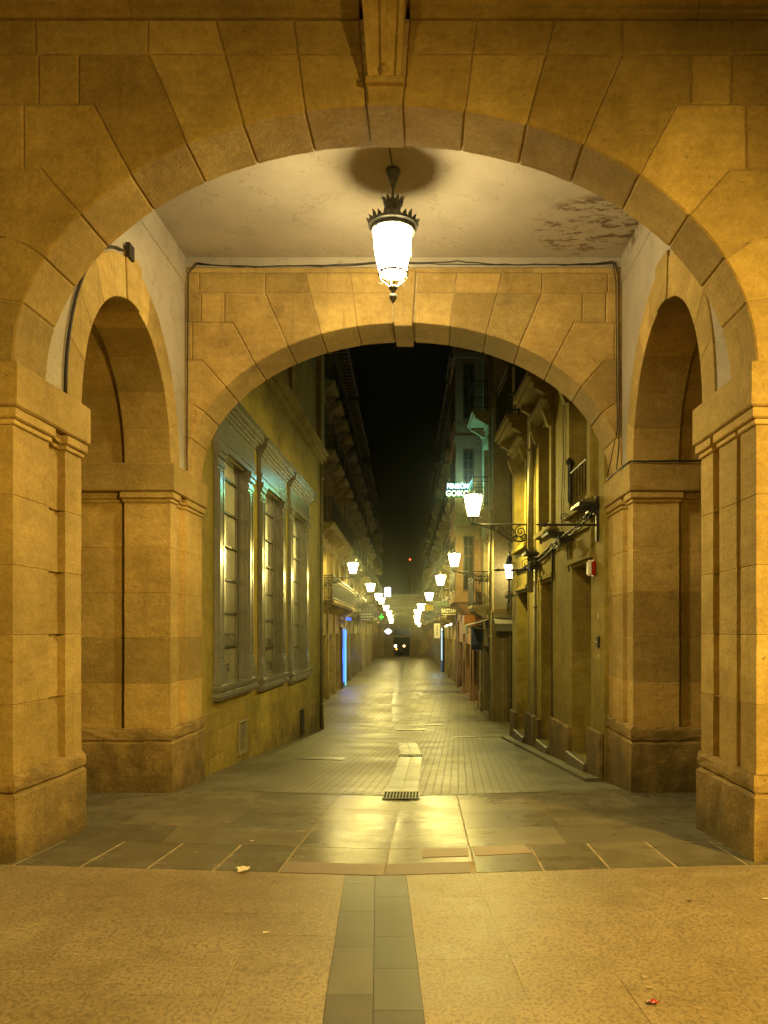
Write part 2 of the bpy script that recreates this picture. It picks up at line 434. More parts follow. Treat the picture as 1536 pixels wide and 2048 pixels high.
# plaza granite slabs, cut by a two-slab grey band that leads to the arch
K = .066
def shear(x, y): return x+K*(5.2-y)
bm = BM(); L = tlayer(bm)
cols = []
x = -.158
while x < 8.5: cols.append((x, x+.445)); x += .445
x = -.561
while x > -8.5: cols.append((x-.445, x)); x -= .445
for a, b in cols:
    y = 5.19
    y -= R.uniform(.3, .9)
    top = 5.19
    while top > -7:
        tile(bm, L, [(shear(a, y), y), (shear(b, y), y), (shear(b, top), top), (shear(a, top), top)], 0, 1.0, g=.0005)
        top = y; y -= R.uniform(.75, 1.15)
obj('plaza_paving', bm, M['granite'])['kind'] = 'structure'
bm = BM(); L = tlayer(bm)
for a, b, ph in ((-.561,-.363,.0),(-.363,-.158,.3)):
    top = 5.19; y = 5.0-ph*.9
    while top > -7:
        tile(bm, L, [(shear(a, y), y), (shear(b, y), y), (shear(b, top), top), (shear(a, top), top)], 0, .6, g=.0012)
        top = y; y -= R.choice((.42,.55,.68))
obj('paving_band', bm, M['band'])['kind'] = 'structure'
# slate slabs under the arch
bm = BM(); L = tlayer(bm)
sheet('joint_bed', -6.0, 5.4, sorted(set(frange(5.2, 9.2, .3)+[6.2, 8.45])), 40, -.003, M['joint'])
rowA = [-5.6,-4.4,-3.4,-2.75,-2.31,-1.87,-1.43,-1.0]; rowA2 = [.3,.755,1.19,1.63,2.1,2.9,4.0,5.0]
for rw in (rowA, rowA2):
    for a, b in zip(rw, rw[1:]): tile(bm, L, [(a,5.2),(b,5.2),(b+.0,5.97),(a+.0,5.97)], 0, .26, g=.0095)
for a, b in ((-1.0,AX),(AX,.3)):
    tile(bm, L, [(a,5.5),(b,5.5),(b,5.97),(a,5.97)], 0, .26)
ysB = [5.97, 6.45, 7.1, 7.75, 8.8]
for y0, y1 in zip(ysB, ysB[1:]):
    for a, b in ((-.992,AX),(AX,.292)): tile(bm, L, [(a,y0),(b,y0),(b,y1),(a,y1)], 0, .26, g=.002)
for rw, rows in (([-2.62,-1.0], (5.97,6.62,7.4,8.15,8.8)), ([.3,2.02], (5.97,6.7,7.5,8.8)), ([-5.6,-4.1,-2.62],(5.97,7.2,8.8)), ([2.02,3.5,5.0],(5.97,7.2,8.8))):
    for y0, y1 in zip(rows, rows[1:]):
        for a, b in zip(rw, rw[1:]):
            mid = a+(b-a)*R.uniform(.35,.65)
            sk = R.uniform(-.15,.15)
            tile(bm, L, [(a,y0),(mid,y0),(mid+sk,y1),(a,y1)], 0, .26, g=.0022); tile(bm, L, [(mid,y0),(b,y0),(b,y1),(mid+sk,y1)], 0, .26, g=.0022)
obj('portico_paving', bm, M['slate'])['kind'] = 'structure'
bm = BM(); L = tlayer(bm)
for a, b in ((-1.0,AX),(AX,.27)): tile(bm, L, [(a,5.2),(b,5.2),(b,5.5),(a,5.5)], .002, .26, g=.003)
tile(bm, L, [(-.06,5.66),(.28,5.66),(.29,5.93),(-.06,5.93)], .004, .2, g=.003)
tile(bm, L, [(.32,5.66),(.74,5.70),(.72,5.97),(.32,5.95)], .004, .2, g=.003)
obj('brown_paving', bm, M['brownslab'])['kind'] = 'structure'
# street: setts as far as the first crossing, flagstones beyond
ys1 = sorted(set(frange(8.8, 20.5, .45)+[9.5,13,17.5]))
sheet('pavement', lambda y: xL(y)-.25, lambda y: xR(y)+.25, ys1, 24, 0, M['sidewalk'])
sheet('cobbled_street', lambda y: interp([(8.8,-2.08),(20.5,-2.6)], y), lambda y: interp([(8.8,1.42),(20.5,1.0)], y), ys1, 20, .004, M['setts'])
ys2 = sorted(set(frange(20.5, 95, 1.5)+[21,25,32,88]))
sheet('street', lambda y: interp([(20.5,-14),(30,-14),(30.1,xL(30.1)-.6),(88,-6.4),(88.1,-14),(95,-14)], y), lambda y: interp([(20.5,14),(24.5,14),(24.6,xR(25)+.6),(88,.5),(88.1,10),(95,10)], y), ys2, 40, 0, M['flags'])
sheet('crossing_pavement', -14, 14, frange(17.6, 20.5, .6), 40, -.004, M['flags'])
# central drain channel
bm = BM(); L = tlayer(bm)
for y0, y1 in ((8.86,10.4),(10.4,12.0),(12.0,13.5),(13.8,15.2),(15.2,16.6)):
    for a, b in ((-.19,-.004),(.004,.19)):
        tile(bm, L, [(ctr(y0)+a,y0),(ctr(y0)+b,y0),(ctr(y1)+b,y1),(ctr(y1)+a,y1)], .009, .3, g=.003, base=.02)
yy = 24.0
while yy < 70:
    tile(bm, L, [(ctr(yy)-.2,yy),(ctr(yy)+.2,yy),(ctr(yy+3)+.2,yy+3),(ctr(yy+3)-.2,yy+3)], .006, .5, g=.003); yy += 3.0
obj('drain_channel', bm, M['channel'])['kind'] = 'structure'
def grate(cx, y0, w, d, bars, label, nrow=2):
    z = H(cx, y0)+.012
    t = thing('drain_grate', label, 'drain grate', (cx, y0, z))
    bm = BM(); bx(bm, cx-w/2, cx+w/2, y0, y0+d, z-.006, z-.002); obj('pit', bm, M['black'], t)
    bm = BM()
    for k in range(nrow+1):
        yk = y0+(d-.014)*k/nrow; bx(bm, cx-w/2, cx+w/2, yk, yk+.014, z-.002, z+.006)
    for k in range(bars+1):
        xk = cx-w/2+(w-.014)*k/bars; bx(bm, xk, xk+.014, y0+.003, y0+d-.003, z-.001, z+.005)
    obj('bars', bm, M['grate'], t)
grate(-.315, 8.46, .40, .36, 11, 'slotted iron drain grate at the near end of the central channel')
grate(-.335, 13.52, .42, .24, 11, 'smaller iron drain grate halfway along the central channel, towards the crossing')
def cover(x0, x1, y0, y1, label):
    t = thing('manhole_cover', label, 'manhole cover', ((x0+x1)/2, y0, H((x0+x1)/2, y0)))
    bm = BM(); L = tlayer(bm)
    tile(bm, L, [(x0,y0),(x1,y0),(x1,y1),(x0,y1)], .011, .3, .1, g=0)
    obj('lid', bm, M['grate'], t)
    bm = BM()
    for a, b, c, d in ((x0-.02,x1+.02,y0-.02,y0),(x0-.02,x1+.02,y1,y1+.02),(x0-.02,x0,y0,y1),(x1,x1+.02,y0,y1)):
        zz = [H(p, q)+.006 for p, q in ((a,c),(b,c),(b,d),(a,d))]
        hexa(bm, [(a,c,zz[0]-.01),(b,c,zz[1]-.01),(b,d,zz[2]-.01),(a,d,zz[3]-.01),(a,c,zz[0]+.007),(b,c,zz[1]+.007),(b,d,zz[2]+.007),(a,d,zz[3]+.007)])
    obj('frame', bm, M['grate'], t)
cover(-2.16, -1.42, 12.7, 13.2, 'dark rectangular cover set in the cobbles on the left')
cover(-.9, -.1, 21.3, 21.8, 'dark rectangular cover at the centre of the street crossing')
cover(-.1, .3, 22.9, 23.4, 'small cover at the right of the street crossing')
cover(.55, 1.05, 17.9, 18.4, 'pale cover in the cobbles close to the right hand corner')

# ------------------------------------------------------------------ the arcade
ARC = thing('stone_arcade', 'ochre sandstone arcade with wide elliptical arches and white plastered ceiling', 'arcade', (AX, 5.3, 0))
A_, B_, ZS = 2.5, 1.735, 3.396
def ell(u, a=A_, b=B_, zs=ZS): return zs+b*math.sqrt(max(0, 1-(u/a)**2))
JB = [.119,.536,.952,1.333,1.71,2.045,2.285,2.431,2.5]
def arch_outlines():
    J = [(u, ell(u)) for u in JB[:-1]]
    def intr(i):      # intrados points from joint i to joint i+1
        t0 = math.acos(min(1, JB[i]/A_)); t1 = math.acos(min(1, JB[i+1]/A_))
        return [(A_*math.cos(t0+(t1-t0)*k/6), ZS+B_*math.sin(t0+(t1-t0)*k/6)) for k in range(7)]
    Zc, Zt = 5.477, 5.71
    out = []
    out.append(intr(0)+[(.588,Zc),(.147,Zc)]); out.append([(.147,Zc),(.588,Zc),(.619,Zt),(.165,Zt)])
    out.append(intr(1)+[(1.08,Zc),(.588,Zc)]); out.append([(.588,Zc),(1.08,Zc),(1.143,Zt),(.619,Zt)])
    out.append(intr(2)+[(1.594,Zc),(1.08,Zc)]); out.append([(1.08,Zc),(1.594,Zc),(1.594,Zt),(1.143,Zt)])
    out.append(intr(3)+[(1.964,5.138),(2.06,5.138),(2.06,Zc),(1.594,Zc)])
    out.append(intr(4)+[(2.317,4.70),(2.43,4.70),(2.43,5.138),(1.964,5.138)])
    out.append(intr(5)+[(2.495,4.25),(2.78,4.25),(2.78,4.70),(2.317,4.70)])
    out.append(intr(6)+[(2.59,3.82),(2.95,3.82),(2.95,4.25),(2.495,4.25)])
    out.append(intr(7)+[(3.1,ZS),(3.1,3.82),(2.59,3.82)])
    for u0, u1, z0, z1 in ((1.594,2.35,Zc,Zt),(2.35,3.1,Zc,Zt),(2.06,2.33,5.138,Zc),(2.33,3.1,5.138,Zc),
                           (2.43,3.1,4.7,5.138),(2.78,3.1,4.25,4.7),(2.95,3.1,3.82,4.25)):
        out.append([(u0,z0),(u1,z0),(u1,z1),(u0,z1)])
    return out
def cut_corners(P, c=.012):
    # bevel the two intrados corners of a voussoir so that the joint reads as a V groove on the soffit
    P = clean(P)
    if area2(P) < 0: P = P[::-1]
    out = []
    n = len(P)
    for i in range(n):
        u, z = P[i]
        on = abs(z-ell(abs(u))) < .004 and abs(u) < A_+.001
        nb = [P[i-1], P[(i+1) % n]]
        offs = [not (abs(q[1]-ell(abs(q[0]))) < .004) for q in nb]
        if on and any(offs):
            p = Vector(P[i])
            for q in nb:
                d = (Vector(q)-p)
                out.append(tuple(p+d.normalized()*min(c, d.length*.4)))
        else: out.append(P[i])
    return out
def arch_wall(name, v0, v1, parent, mat, ax=AX):
    bm = BM(); tlayer(bm)
    for P in arch_outlines():
        for s in (-1, 1):
            Q = [(s*u, z) for u, z in P]
            block(bm, cut_corners(Q), v0, v1, lambda a, b, t: (ax+a, t, b), .0025, .011)
    if ax == AX: wear(bm, .0035)
    o = obj(name, bm, mat, parent)
    # mortar bed behind the joints
    bm = BM()
    N = 40
    for s in (-1, 1):
        prev = None
        for k in range(N+1):
            u = 3.08*k/N if k < N else 3.08
            zb = ell(u, A_+.018, B_+.018) if u < A_+.018 else ZS
            r = [bm.verts.new((ax+s*u, y, z)) for y, z in ((v0+.014, zb), (v0+.014, 5.72), (v1-.014, 5.72), (v1-.014, zb))]
            if prev:
                for i in range(4): bm.faces.new((prev[i], prev[(i+1) % 4], r[(i+1) % 4], r[i]))
            prev = r
    obj('mortar_bed', bm, M['mortar'], o)
    return o
front = arch_wall('front_arch', 5.30, 5.765, ARC, M['stone'])
for q in (-6.2, 6.2): arch_wall('front_arch', 5.30, 5.765, ARC, M['stone'], AX+q)
rear = arch_wall('rear_arch', 9.06, 9.69, ARC, M['stone_rear'])
bm = BM(); tlayer(bm)
for a, b in ((-2.5,-1.3),(-1.3,.1),(.1,1.5),(1.5,2.5)): block(bm, [(a,5.711),(b,5.711),(b,5.766),(a,5.766)], 9.062, 9.6, lambda a, b, t: (AX+a, t, b), .001, .003)
obj('top_course', bm, M['stone_rear'], rear)
# keystones
mpA = lambda a, b, t: (AX+a, t, b)
bm = BM(); tlayer(bm)
block(bm, [(-.119,ell(.119)-.012),(.119,ell(.119)-.012),(.136,5.345),(-.136,5.345)], 5.275, 5.765, mpA, .004, .012, .3)
block(bm, [(-.125,5.24),(.125,5.24),(.13,5.285),(-.13,5.285)], 5.225, 5.6, mpA, .0, .01, .45)
# tapered fluted console
def prismz(bm, secs, tint=.4):
    L = tlayer(bm); rings = [[bm.verts.new((AX+u, y, z)) for u, y in P] for z, P in secs]
    fs = [bm.faces.new(rings[0][::-1]), bm.faces.new(rings[-1])]
    n = len(rings[0])
    for A, B in zip(rings, rings[1:]):
        for k in range(n): fs.append(bm.faces.new((A[k], A[(k+1) % n], B[(k+1) % n], B[k])))
    for f in fs:
        for l in f.loops: l[L] = (tint,)*3+(1,)
def csec(w, y):
    e = .022
    return [(-w,5.6),(-w,y),(-w+.03,y),(-w+.045,y+e),(-.028,y+e),(-.016,y),(.016,y),(.028,y+e),(w-.045,y+e),(w-.03,y),(w,y),(w,5.6)]
prismz(bm, [(5.28,csec(.108,5.235)),(5.40,csec(.118,5.205)),(5.5,csec(.124,5.175)),(5.62,csec(.132,5.14)),(5.74,csec(.14,5.085)),(5.80,csec(.148,5.03))])
prismz(bm, [(5.80,[(-.175,5.6),(-.175,4.99),(.175,4.99),(.175,5.6)]),(5.85,[(-.185,5.6),(-.185,4.975),(.185,4.975),(.185,5.6)]),(5.95,[(-.20,5.6),(-.20,4.94),(.20,4.94),(.20,5.6)])], .55)
lathe(bm, [(.004,5.29),(.022,5.305),(.03,5.33),(.022,5.355),(.004,5.37)], (AX, 5.235), 10)
obj('keystone', bm, M['stone'], front)
bm = BM(); tlayer(bm)
block(bm, [(-.105,ell(.119)-.055),(.105,ell(.119)-.055),(.15,5.71),(-.15,5.71)], 9.0, 9.69, mpA, .004, .012, .35)
obj('keystone', bm, M['stone_rear'], rear)
# cornice above the front arch
bm = BM(); tlayer(bm)
prof = [(5.6,5.71),(5.285,5.71),(5.285,5.735),(5.262,5.745),(5.262,5.775),(5.235,5.79),(5.235,5.82),(5.19,5.85),(5.19,5.90),(5.13,5.96),(5.11,6.05),(5.6,6.05)]
for s, (u0, u1) in ((-1,(.17,1.7)),(-1,(1.7,4.6)),(-1,(4.6,9.3)),(1,(.17,2.1)),(1,(2.1,5.1)),(1,(5.1,9.3))):
    L = tlayer(bm)
    rr = [[bm.verts.new((AX+s*u, y, z)) for y, z in prof] for u in (u0+.002, u1-.002)]
    fs = [bm.faces.new(rr[0]), bm.faces.new(rr[1][::-1])]
    for k in range(len(prof)): fs.append(bm.faces.new((rr[0][k], rr[0][(k+1) % len(prof)], rr[1][(k+1) % len(prof)], rr[1][k])))
    tv = R.random()
    for f in fs:
        for l in f.loops: l[L] = (tv,)*3+(1,)
obj('cornice', bm, M['stone'], front)
bm = BM(); tlayer(bm)
block(bm, [(-9.3,6.05),(9.3,6.05),(9.3,8.0),(-9.3,8.0)], 5.30, 5.75, mpA, .0, .01, .5)
obj('upper_wall', bm, M['stone'], front)

# piers
def pier_plan(v0, v1, grooves, gd=.05):
    """outline (u, v) of a pier; inner reveal at u=2.5 with vertical grooves, lateral jamb rebated at u=3.0"""
    rear_side = v0 > 7
    P = [(2.5, v0)]
    for a, b in grooves: P += [(2.5, a), (2.5+gd, a+.004), (2.5+gd, b-.004), (2.5, b)]
    P.append((2.5, v1))
    if rear_side:
        P += [(3.72, v1), (3.72, v0+.055), (3.0, v0+.055), (3.0, v0)]
    else:
        P += [(3.0, v1), (3.0, v1-.055), (3.72, v1-.055), (3.72, v0)]
    return P
def grow(P, d):
    if area2(P) < 0: P = P[::-1]
    return inset(P, -d)
def pier(side, v0, v1, grooves, zb, zp, zt, ncourse, sh=0.0):
    p = thing('pier', None, None, (AX+side*3.1, (v0+v1)/2, zb)); p.parent = ARC
    p.location = Vector((AX+sh+side*3.1, (v0+v1)/2, zb))-wloc(ARC)
    mp = lambda a, b, t: (AX+sh+side*a, b, t)
    plan = pier_plan(v0, v1, grooves)
    bm = BM(); tlayer(bm)
    zs = [zt+(2.985-zt)*k/ncourse for k in range(ncourse+1)]
    for z0, z1 in zip(zs, zs[1:]): block(bm, plan, z0, z1, mp, .0008, .005)
    wear(bm, .0028)
    obj('shaft', bm, M['stone'], p)
    bm = BM()
    pin = inset(plan if area2(plan) > 0 else plan[::-1], .0065)
    for A, B in ((zb, 3.0),):
        lo = [bm.verts.new(mp(a, b, A)) for a, b in pin]; hi = [bm.verts.new(mp(a, b, B)) for a, b in pin]
        bm.faces.new(lo[::-1]); bm.faces.new(hi)
        for k in range(len(lo)): bm.faces.new((lo[k], lo[(k+1) % len(lo)], hi[(k+1) % len(lo)], hi[k]))
    obj('mortar_bed', bm, M['mortar'], p)
    # plinth: weathered base block and a rounded upper course, both without grooves
    simple = [(2.5, v0), (2.5, v1), (3.72, v1), (3.72, v0)]
    bm = BM(); tlayer(bm)
    L = tlayer(bm)
    def prism(secs, tint, seg=1):
        rings = []
        for d, z in secs:
            Q = grow(simple, d)
            S0 = grow(simple, 0)
            Q2 = []
            for i in range(len(Q)):
                a, b = Vector(Q[i]), Vector(Q[(i+1) % len(Q)])
                m = max(1, int((Vector(S0[(i+1) % len(Q)])-Vector(S0[i])).length/.12))
                Q2 += [tuple(a.lerp(b, k/m)) for k in range(m)]
            rings.append([bm.verts.new(Vector(mp(a, b, z))+Vector((R.uniform(-1,1), R.uniform(-1,1), R.uniform(-1,1)))*.0065) for a, b in Q2])
        n = min(len(r) for r in rings)
        if any(len(r) != n for r in rings):
            return False
        fs = [bm.faces.new(rings[0][::-1]), bm.faces.new(rings[-1])]
        for A, B in zip(rings, rings[1:]):
            for k in range(n): fs.append(bm.faces.new((A[k], A[(k+1) % n], B[(k+1) % n], B[k])))
        for f in fs:
            for l in f.loops: l[L] = (tint,)*3+(1,)
        return True
    prism([(.028, zb-.1),(.0281, zb+.15),(.0282,zp-.03),(.015, zp-.006),(.008, zp)], .3)
    prism([(.008, zp+.003),(.022, zp+.014),(.0255, zp+.05),(.0225, zt-.03),(.010, zt+.002)], .6)
    obj('plinth', bm, M['stone_low'], p)
    # impost: fillet mouldings that follow the grooves and a plain fascia
    bm = BM(); tlayer(bm)
    def slab(P, z0, z1, ch, tint):
        block(bm, P, z0, z1, mp, 0, ch, tint)
    slab(grow(plan, .016), 2.983, 3.02, .006, .4)
    slab(grow(plan, .036), 3.022, 3.095, .010, .5)
    slab(grow(simple, .052), 3.097, 3.397, .012, .45)
    wear(bm, .0035)
    obj('impost', bm, M['stone'], p)
    return p
pier(-1, 5.30, 6.34, [(5.80,6.06)], -.02, .50, .62, 5)
pier(1, 5.30, 6.38, [(5.57,5.64),(5.98,6.11)], -.02, .50, .62, 5)
pier(-1, 8.52, 9.69, [(8.73,9.04)], -.28, .40, .53, 5)
pier(1, 8.52, 9.69, [(8.75,8.98)], -.28, .40, .55, 5)
for q in (-1, 1): pier(q, 5.30, 6.34, [(5.80,6.06)], -.02, .50, .62, 5, q*6.2)
for q in (-1, 1):
    bm = BM(); a, b = sorted((AX+q*3.75, AX+q*9.3)); bx(bm, a, b, 5.76, 9.6, 5.90, 6.0); obj('gallery_ceiling', bm, M['plaster'], ARC)
# lateral arches, plastered side walls
VC = 7.43
for s in (-1, 1):
    bm = BM(); tlayer(bm)
    mp = lambda a, b, t, s=s: (AX+s*t, a, b)
    ai, bi, ae, be = 1.085, 1.27, 1.375, 1.655
    angs = [0, .30, .60, .92, 1.22, 1.43, 1.71, 1.92, 2.22, 2.54, 2.84, PI]
    def el(a, b, t): return (VC+a*math.cos(t), ZS+b*math.sin(t))
    for i, (t0, t1) in enumerate(zip(angs, angs[1:])):
        key = i == 5
        P = [el(ai, bi, t0+(t1-t0)*k/5) for k in range(6)]+[el(ae+(.03 if key else 0), be+(.06 if key else 0), t1+(t0-t1)*k/5) for k in range(6)]
        block(bm, P, 2.495-(.015 if key else 0), 3.0, mp, .0018, .006)
        P2 = [el(ai+.055, bi+.055, t0+(t1-t0)*k/5) for k in range(6)]+[el(ae, be, t1+(t0-t1)*k/5) for k in range(6)]
        block(bm, P2, 3.0, 3.72, mp, .0015, .004)
    wear(bm, .003)
    sa = obj('side_arch', bm, M['stone'], ARC)
    bm = BM()
    N = 60; prev = None
    ya, yb = 5.74, 9.08
    for k in range(N+1):
        y = ya+(yb-ya)*k/N
        d = (y-VC)/(ae-.03)
        zb = ZS-.01+(be-.03)*math.sqrt(max(0, 1-d*d)) if abs(d) < 1 else ZS-.01
        r = [bm.verts.new((AX+s*u, y, z)) for u, z in ((2.512, zb), (2.512, 5.575), (2.50, 5.58), (2.50, 5.90), (3.7, 5.90), (3.7, zb))]
        if prev:
            for i in range(5): bm.faces.new((prev[i], prev[i+1], r[i+1], r[i]))
        prev = r
    obj('side_wall', bm, M['plaster'], ARC)
bm = BM()
bx(bm, AX-2.6, AX+2.6, 5.74, 9.08, 5.88, 6.0)
ceil = obj('ceiling', bm, M['ceiling'], ARC)
bm = BM(); bx(bm, AX-2.499, AX+2.499, 9.045, 9.075, 5.765, 5.879); obj('plaster_strip', bm, M['plaster'], ARC)
bm = BM(); bx(bm, AX-2.499, AX+2.499, 5.755, 5.775, 5.70, 5.879); obj('plaster_strip', bm, M['plaster'], ARC)

# cables
def cable(label, pts, r=.007, extra=None):
    bm = BM(); tube(bm, pts, r, 6)
    for q in (extra or []): tube(bm, q, r*.8, 5)
    return tag(obj('cable', bm, M['cable'], None, True), label, 'cable')
def wob(pts, n=8, a=.006, sag=0):
    out = []
    for p, q in zip(pts, pts[1:]):
        p, q = Vector(p), Vector(q)
        for k in range(n):
            f = k/n
            out.append(p.lerp(q, f)+Vector((R.uniform(-a,a)*.3, 0, R.uniform(-a,a)-sag*4*f*(1-f))))
    out.append(Vector(pts[-1])); return out
yc = 9.025
cable('pair of black cables sagging across the white strip above the back arch',
      wob([(AX-2.36,yc,5.80),(AX-1.2,yc,5.77),(AX-.2,yc,5.82),(AX+.62,yc,5.83),(AX+1.5,yc,5.79),(AX+2.4,yc,5.82)], 8, .006, .02), .007,
      [wob([(AX-2.36,yc,5.79),(AX-1.6,yc,5.765),(AX-.2,yc,5.81),(AX+.8,yc,5.79),(AX+2.42,yc,5.80)], 8, .01, .01)])
cable('black cable running down the corner at the left end of the back arch',
      wob([(AX-2.36,yc,5.80),(AX-2.465,yc,5.68),(AX-2.47,yc,4.9),(AX-2.475,yc,4.2),(AX-2.478,yc,3.42)], 6, .006), .008)
cable('bundle of black cables running down the corner at the right end of the back arch',
      wob([(AX+2.42,yc,5.81),(AX+2.462,yc,5.66),(AX+2.467,yc,5.0),(AX+2.47,yc,4.3),(AX+2.47,yc,3.75),(AX+2.44,9.02,3.42)], 6, .006), .008,
      [wob([(AX+2.40,yc,5.80),(AX+2.435,yc,5.6),(AX+2.44,yc,4.6),(AX+2.45,yc,3.9),(AX+2.40,9.3,3.42)], 6, .008)])
cable('black cable lying along the top of the right hand rear capital',
      wob([(AX+2.44,9.5,3.41),(AX+2.43,8.9,3.41),(AX+2.46,8.47,3.412),(AX+2.9,8.455,3.412),(AX+3.5,8.455,3.412)], 6, .004), .012)
pts = []
for k in range(15):
    t = PI-(PI*.44)*k/14
    pts.append((AX-2.488, VC+1.39*math.cos(t), ZS+1.675*math.sin(t)+.012))
cable('thick black cable curving over the left side arch', pts, .013)
bm = BM(); bx(bm, AX-2.49, AX-2.45, VC-.20, VC-.08, 5.03, 5.16)
tag(obj('junction_box', bm, M['cable']), 'small dark junction box at the top of the left side arch', 'junction box')

# ------------------------------------------------------------------ pendant lantern
LX, LY = -.343, 7.33
pl = thing('hanging_lantern', 'large lit lantern with a spiky crown hanging under the ceiling', 'lantern', (LX, LY, 5.88))
bm = BM(); lathe(bm, [(.066,5.88),(.066,5.855),(.058,5.83),(.035,5.77),(.022,5.73),(.012,5.71),(.009,5.70)], (LX, LY), 16); obj('ceiling_rose', bm, M['bronze'], pl, True)
bm = BM(); tube(bm, [(LX,LY,5.71),(LX,LY,5.57)], .009, 8); obj('rod', bm, M['bronze'], pl)
bm = BM()
lathe(bm, [(.012,5.60),(.05,5.59),(.08,5.58),(.088,5.565),(.075,5.53),(.055,5.495),(.057,5.478),(.08,5.455),(.125,5.42),(.175,5.392),(.222,5.375),(.226,5.345),(.205,5.335),(.2,5.30),(.19,5.30)], (LX, LY), 28)
for n, r, z, h, w in ((12, .082, 5.575, .045, .016), (24, .222, 5.365, .052, .022)):
    for k in range(n):
        a = 2*PI*k/n; hh = h*(1.25 if k % 3 == 0 else .8)
        c = Vector((LX+r*math.cos(a), LY+r*math.sin(a), z)); tx = Vector((-math.sin(a), math.cos(a), 0)); rx = Vector((math.cos(a), math.sin(a), 0))
        v = [bm.verts.new(c+tx*w*i+rx*j*.006+Vector((0,0,q))) for i, j, q in ((-1,-1,-.02),(1,-1,-.02),(1,1,-.02),(-1,1,-.02))]
        v2 = [bm.verts.new(c+tx*w*i*.75+rx*(j*.006+.008)+Vector((0,0,hh*.5))) for i, j in ((-1,-1),(1,-1),(1,1),(-1,1))]
        top = bm.verts.new(c+rx*.034+Vector((0,0,hh)))
        for i in range(4):
            bm.faces.new((v[i], v[(i+1) % 4], v2[(i+1) % 4], v2[i])); bm.faces.new((v2[i], v2[(i+1) % 4], top))
        bm.faces.new(v[::-1])
obj('crown', bm, M['bronze'], pl)
bm = BM(); lathe(bm, [(.185,5.30),(.172,5.12),(.128,4.915)], (LX, LY), 32, False); obj('glass', bm, M['glass_lamp'], pl, True)
bm = BM()
for k in range(6):
    a = PI/6+2*PI*k/6+.2
    f = lambda r, z: (LX+r*math.cos(a), LY+r*math.sin(a), z)
    tube(bm, [f(.193,5.31), f(.180,5.12), f(.136,4.91)], .008, 6)
    tube(bm, [f(.133,4.91), f(.120,4.87), f(.07,4.83), f(.035,4.79)], .005, 6)
    sp = spiral((0,0), .028, .004, 0, 5.2, 12)
    tube(bm, [(LX+(.118+p)*math.cos(a), LY+(.118+p)*math.sin(a), 4.84+q) for p, q in sp], .0035, 5)
ring = [(LX+.132*math.cos(2*PI*k/28), LY+.132*math.sin(2*PI*k/28), 4.912) for k in range(29)]
tube(bm, ring, .011, 6)
obj('frame', bm, M['bronze'], pl)
bm = BM()
lathe(bm, [(.012,4.80),(.04,4.795),(.044,4.78),(.03,4.765),(.016,4.745),(.02,4.725),(.036,4.715),(.034,4.69),(.018,4.66),(.003,4.638)], (LX, LY), 16)
obj('finial', bm, M['bronze'], pl, True)
lamp('bulb', (LX, LY, 5.08), 185, (1,.75,.29), .15, pl)
dn = lamp('added_down_spot', (LX, LY, 5.0), 900, (1,.75,.29), .12, pl, 'SPOT')     # spot added to brighten the lower piers and reveals
dn.data.spot_size = math.radians(150); dn.data.spot_blend = 1.0
cable('thin cable crossing the ceiling from the lantern rose to the front arch', wob([(LX,LY,5.86),(LX-.03,6.6,5.868),(LX-.05,5.8,5.87)], 5, .003), .006)

# ------------------------------------------------------------------ buildings
class Fr:
    """a facade frame: s runs along the wall, n points to the street"""
    def __init__(f, p0, p1, flip):
        f.o = Vector((p0[0], p0[1], 0)); d = Vector((p1[0]-p0[0], p1[1]-p0[1], 0)); f.len = d.length; f.d = d.normalized()
        f.n = Vector((f.d.y, -f.d.x, 0))*(1 if not flip else -1)
    def p(f, s, z, n=0): return f.o+f.d*s+f.n*n+Vector((0,0,z))
    def box(f, bm, s0, s1, z0, z1, n0, n1):
        hexa(bm, [f.p(s0,z0,n0), f.p(s1,z0,n0), f.p(s1,z0,n1), f.p(s0,z0,n1), f.p(s0,z1,n0), f.p(s1,z1,n0), f.p(s1,z1,n1), f.p(s0,z1,n1)])
    def quad(f, bm, a):
        return bm.faces.new([bm.verts.new(f.p(*q)) for q in a])
def wall_with_openings(fr, z0, z1, ops, depth_default=.22, back=8.0):
    bm = BM(); L = tlayer(bm)
    S = sorted(set([0, fr.len]+[o[0] for o in ops]+[o[1] for o in ops])); Z = sorted(set([z0, z1]+[o[2] for o in ops]+[o[3] for o in ops]))
    for a, b in zip(S, S[1:]):
        for c, d in zip(Z, Z[1:]):
            sm, zm = (a+b)/2, (c+d)/2
            if any(o[0] < sm < o[1] and o[2] < zm < o[3] for o in ops): continue
            fr.quad(bm, [(a,c),(b,c),(b,d),(a,d)])
    for o in ops:
        a, b, c, d = o[:4]; dp = o[4] if len(o) > 4 else depth_default
        fr.quad(bm, [(a,c,0),(a,c,-dp),(a,d,-dp),(a,d,0)]); fr.quad(bm, [(b,c,0),(b,d,0),(b,d,-dp),(b,c,-dp)])
        fr.quad(bm, [(a,d,0),(a,d,-dp),(b,d,-dp),(b,d,0)]); fr.quad(bm, [(a,c,0),(b,c,0),(b,c,-dp),(a,c,-dp)])
    bmesh.ops.remove_doubles(bm, verts=bm.verts[:], dist=1e-4)
    # end walls, back and roof
    fr.quad(bm, [(0,z0,0),(0,z1,0),(0,z1,-back),(0,z0,-back)]); fr.quad(bm, [(fr.len,z0,0),(fr.len,z0,-back),(fr.len,z1,-back),(fr.len,z1,0)])
    fr.quad(bm, [(0,z0,-back),(0,z1,-back),(fr.len,z1,-back),(fr.len,z0,-back)]); fr.quad(bm, [(0,z1,0),(fr.len,z1,0),(fr.len,z1,-back),(0,z1,-back)])
    for f in bm.faces:
        for l in f.loops: l[L] = (.5,.5,.5,1)
    return bm
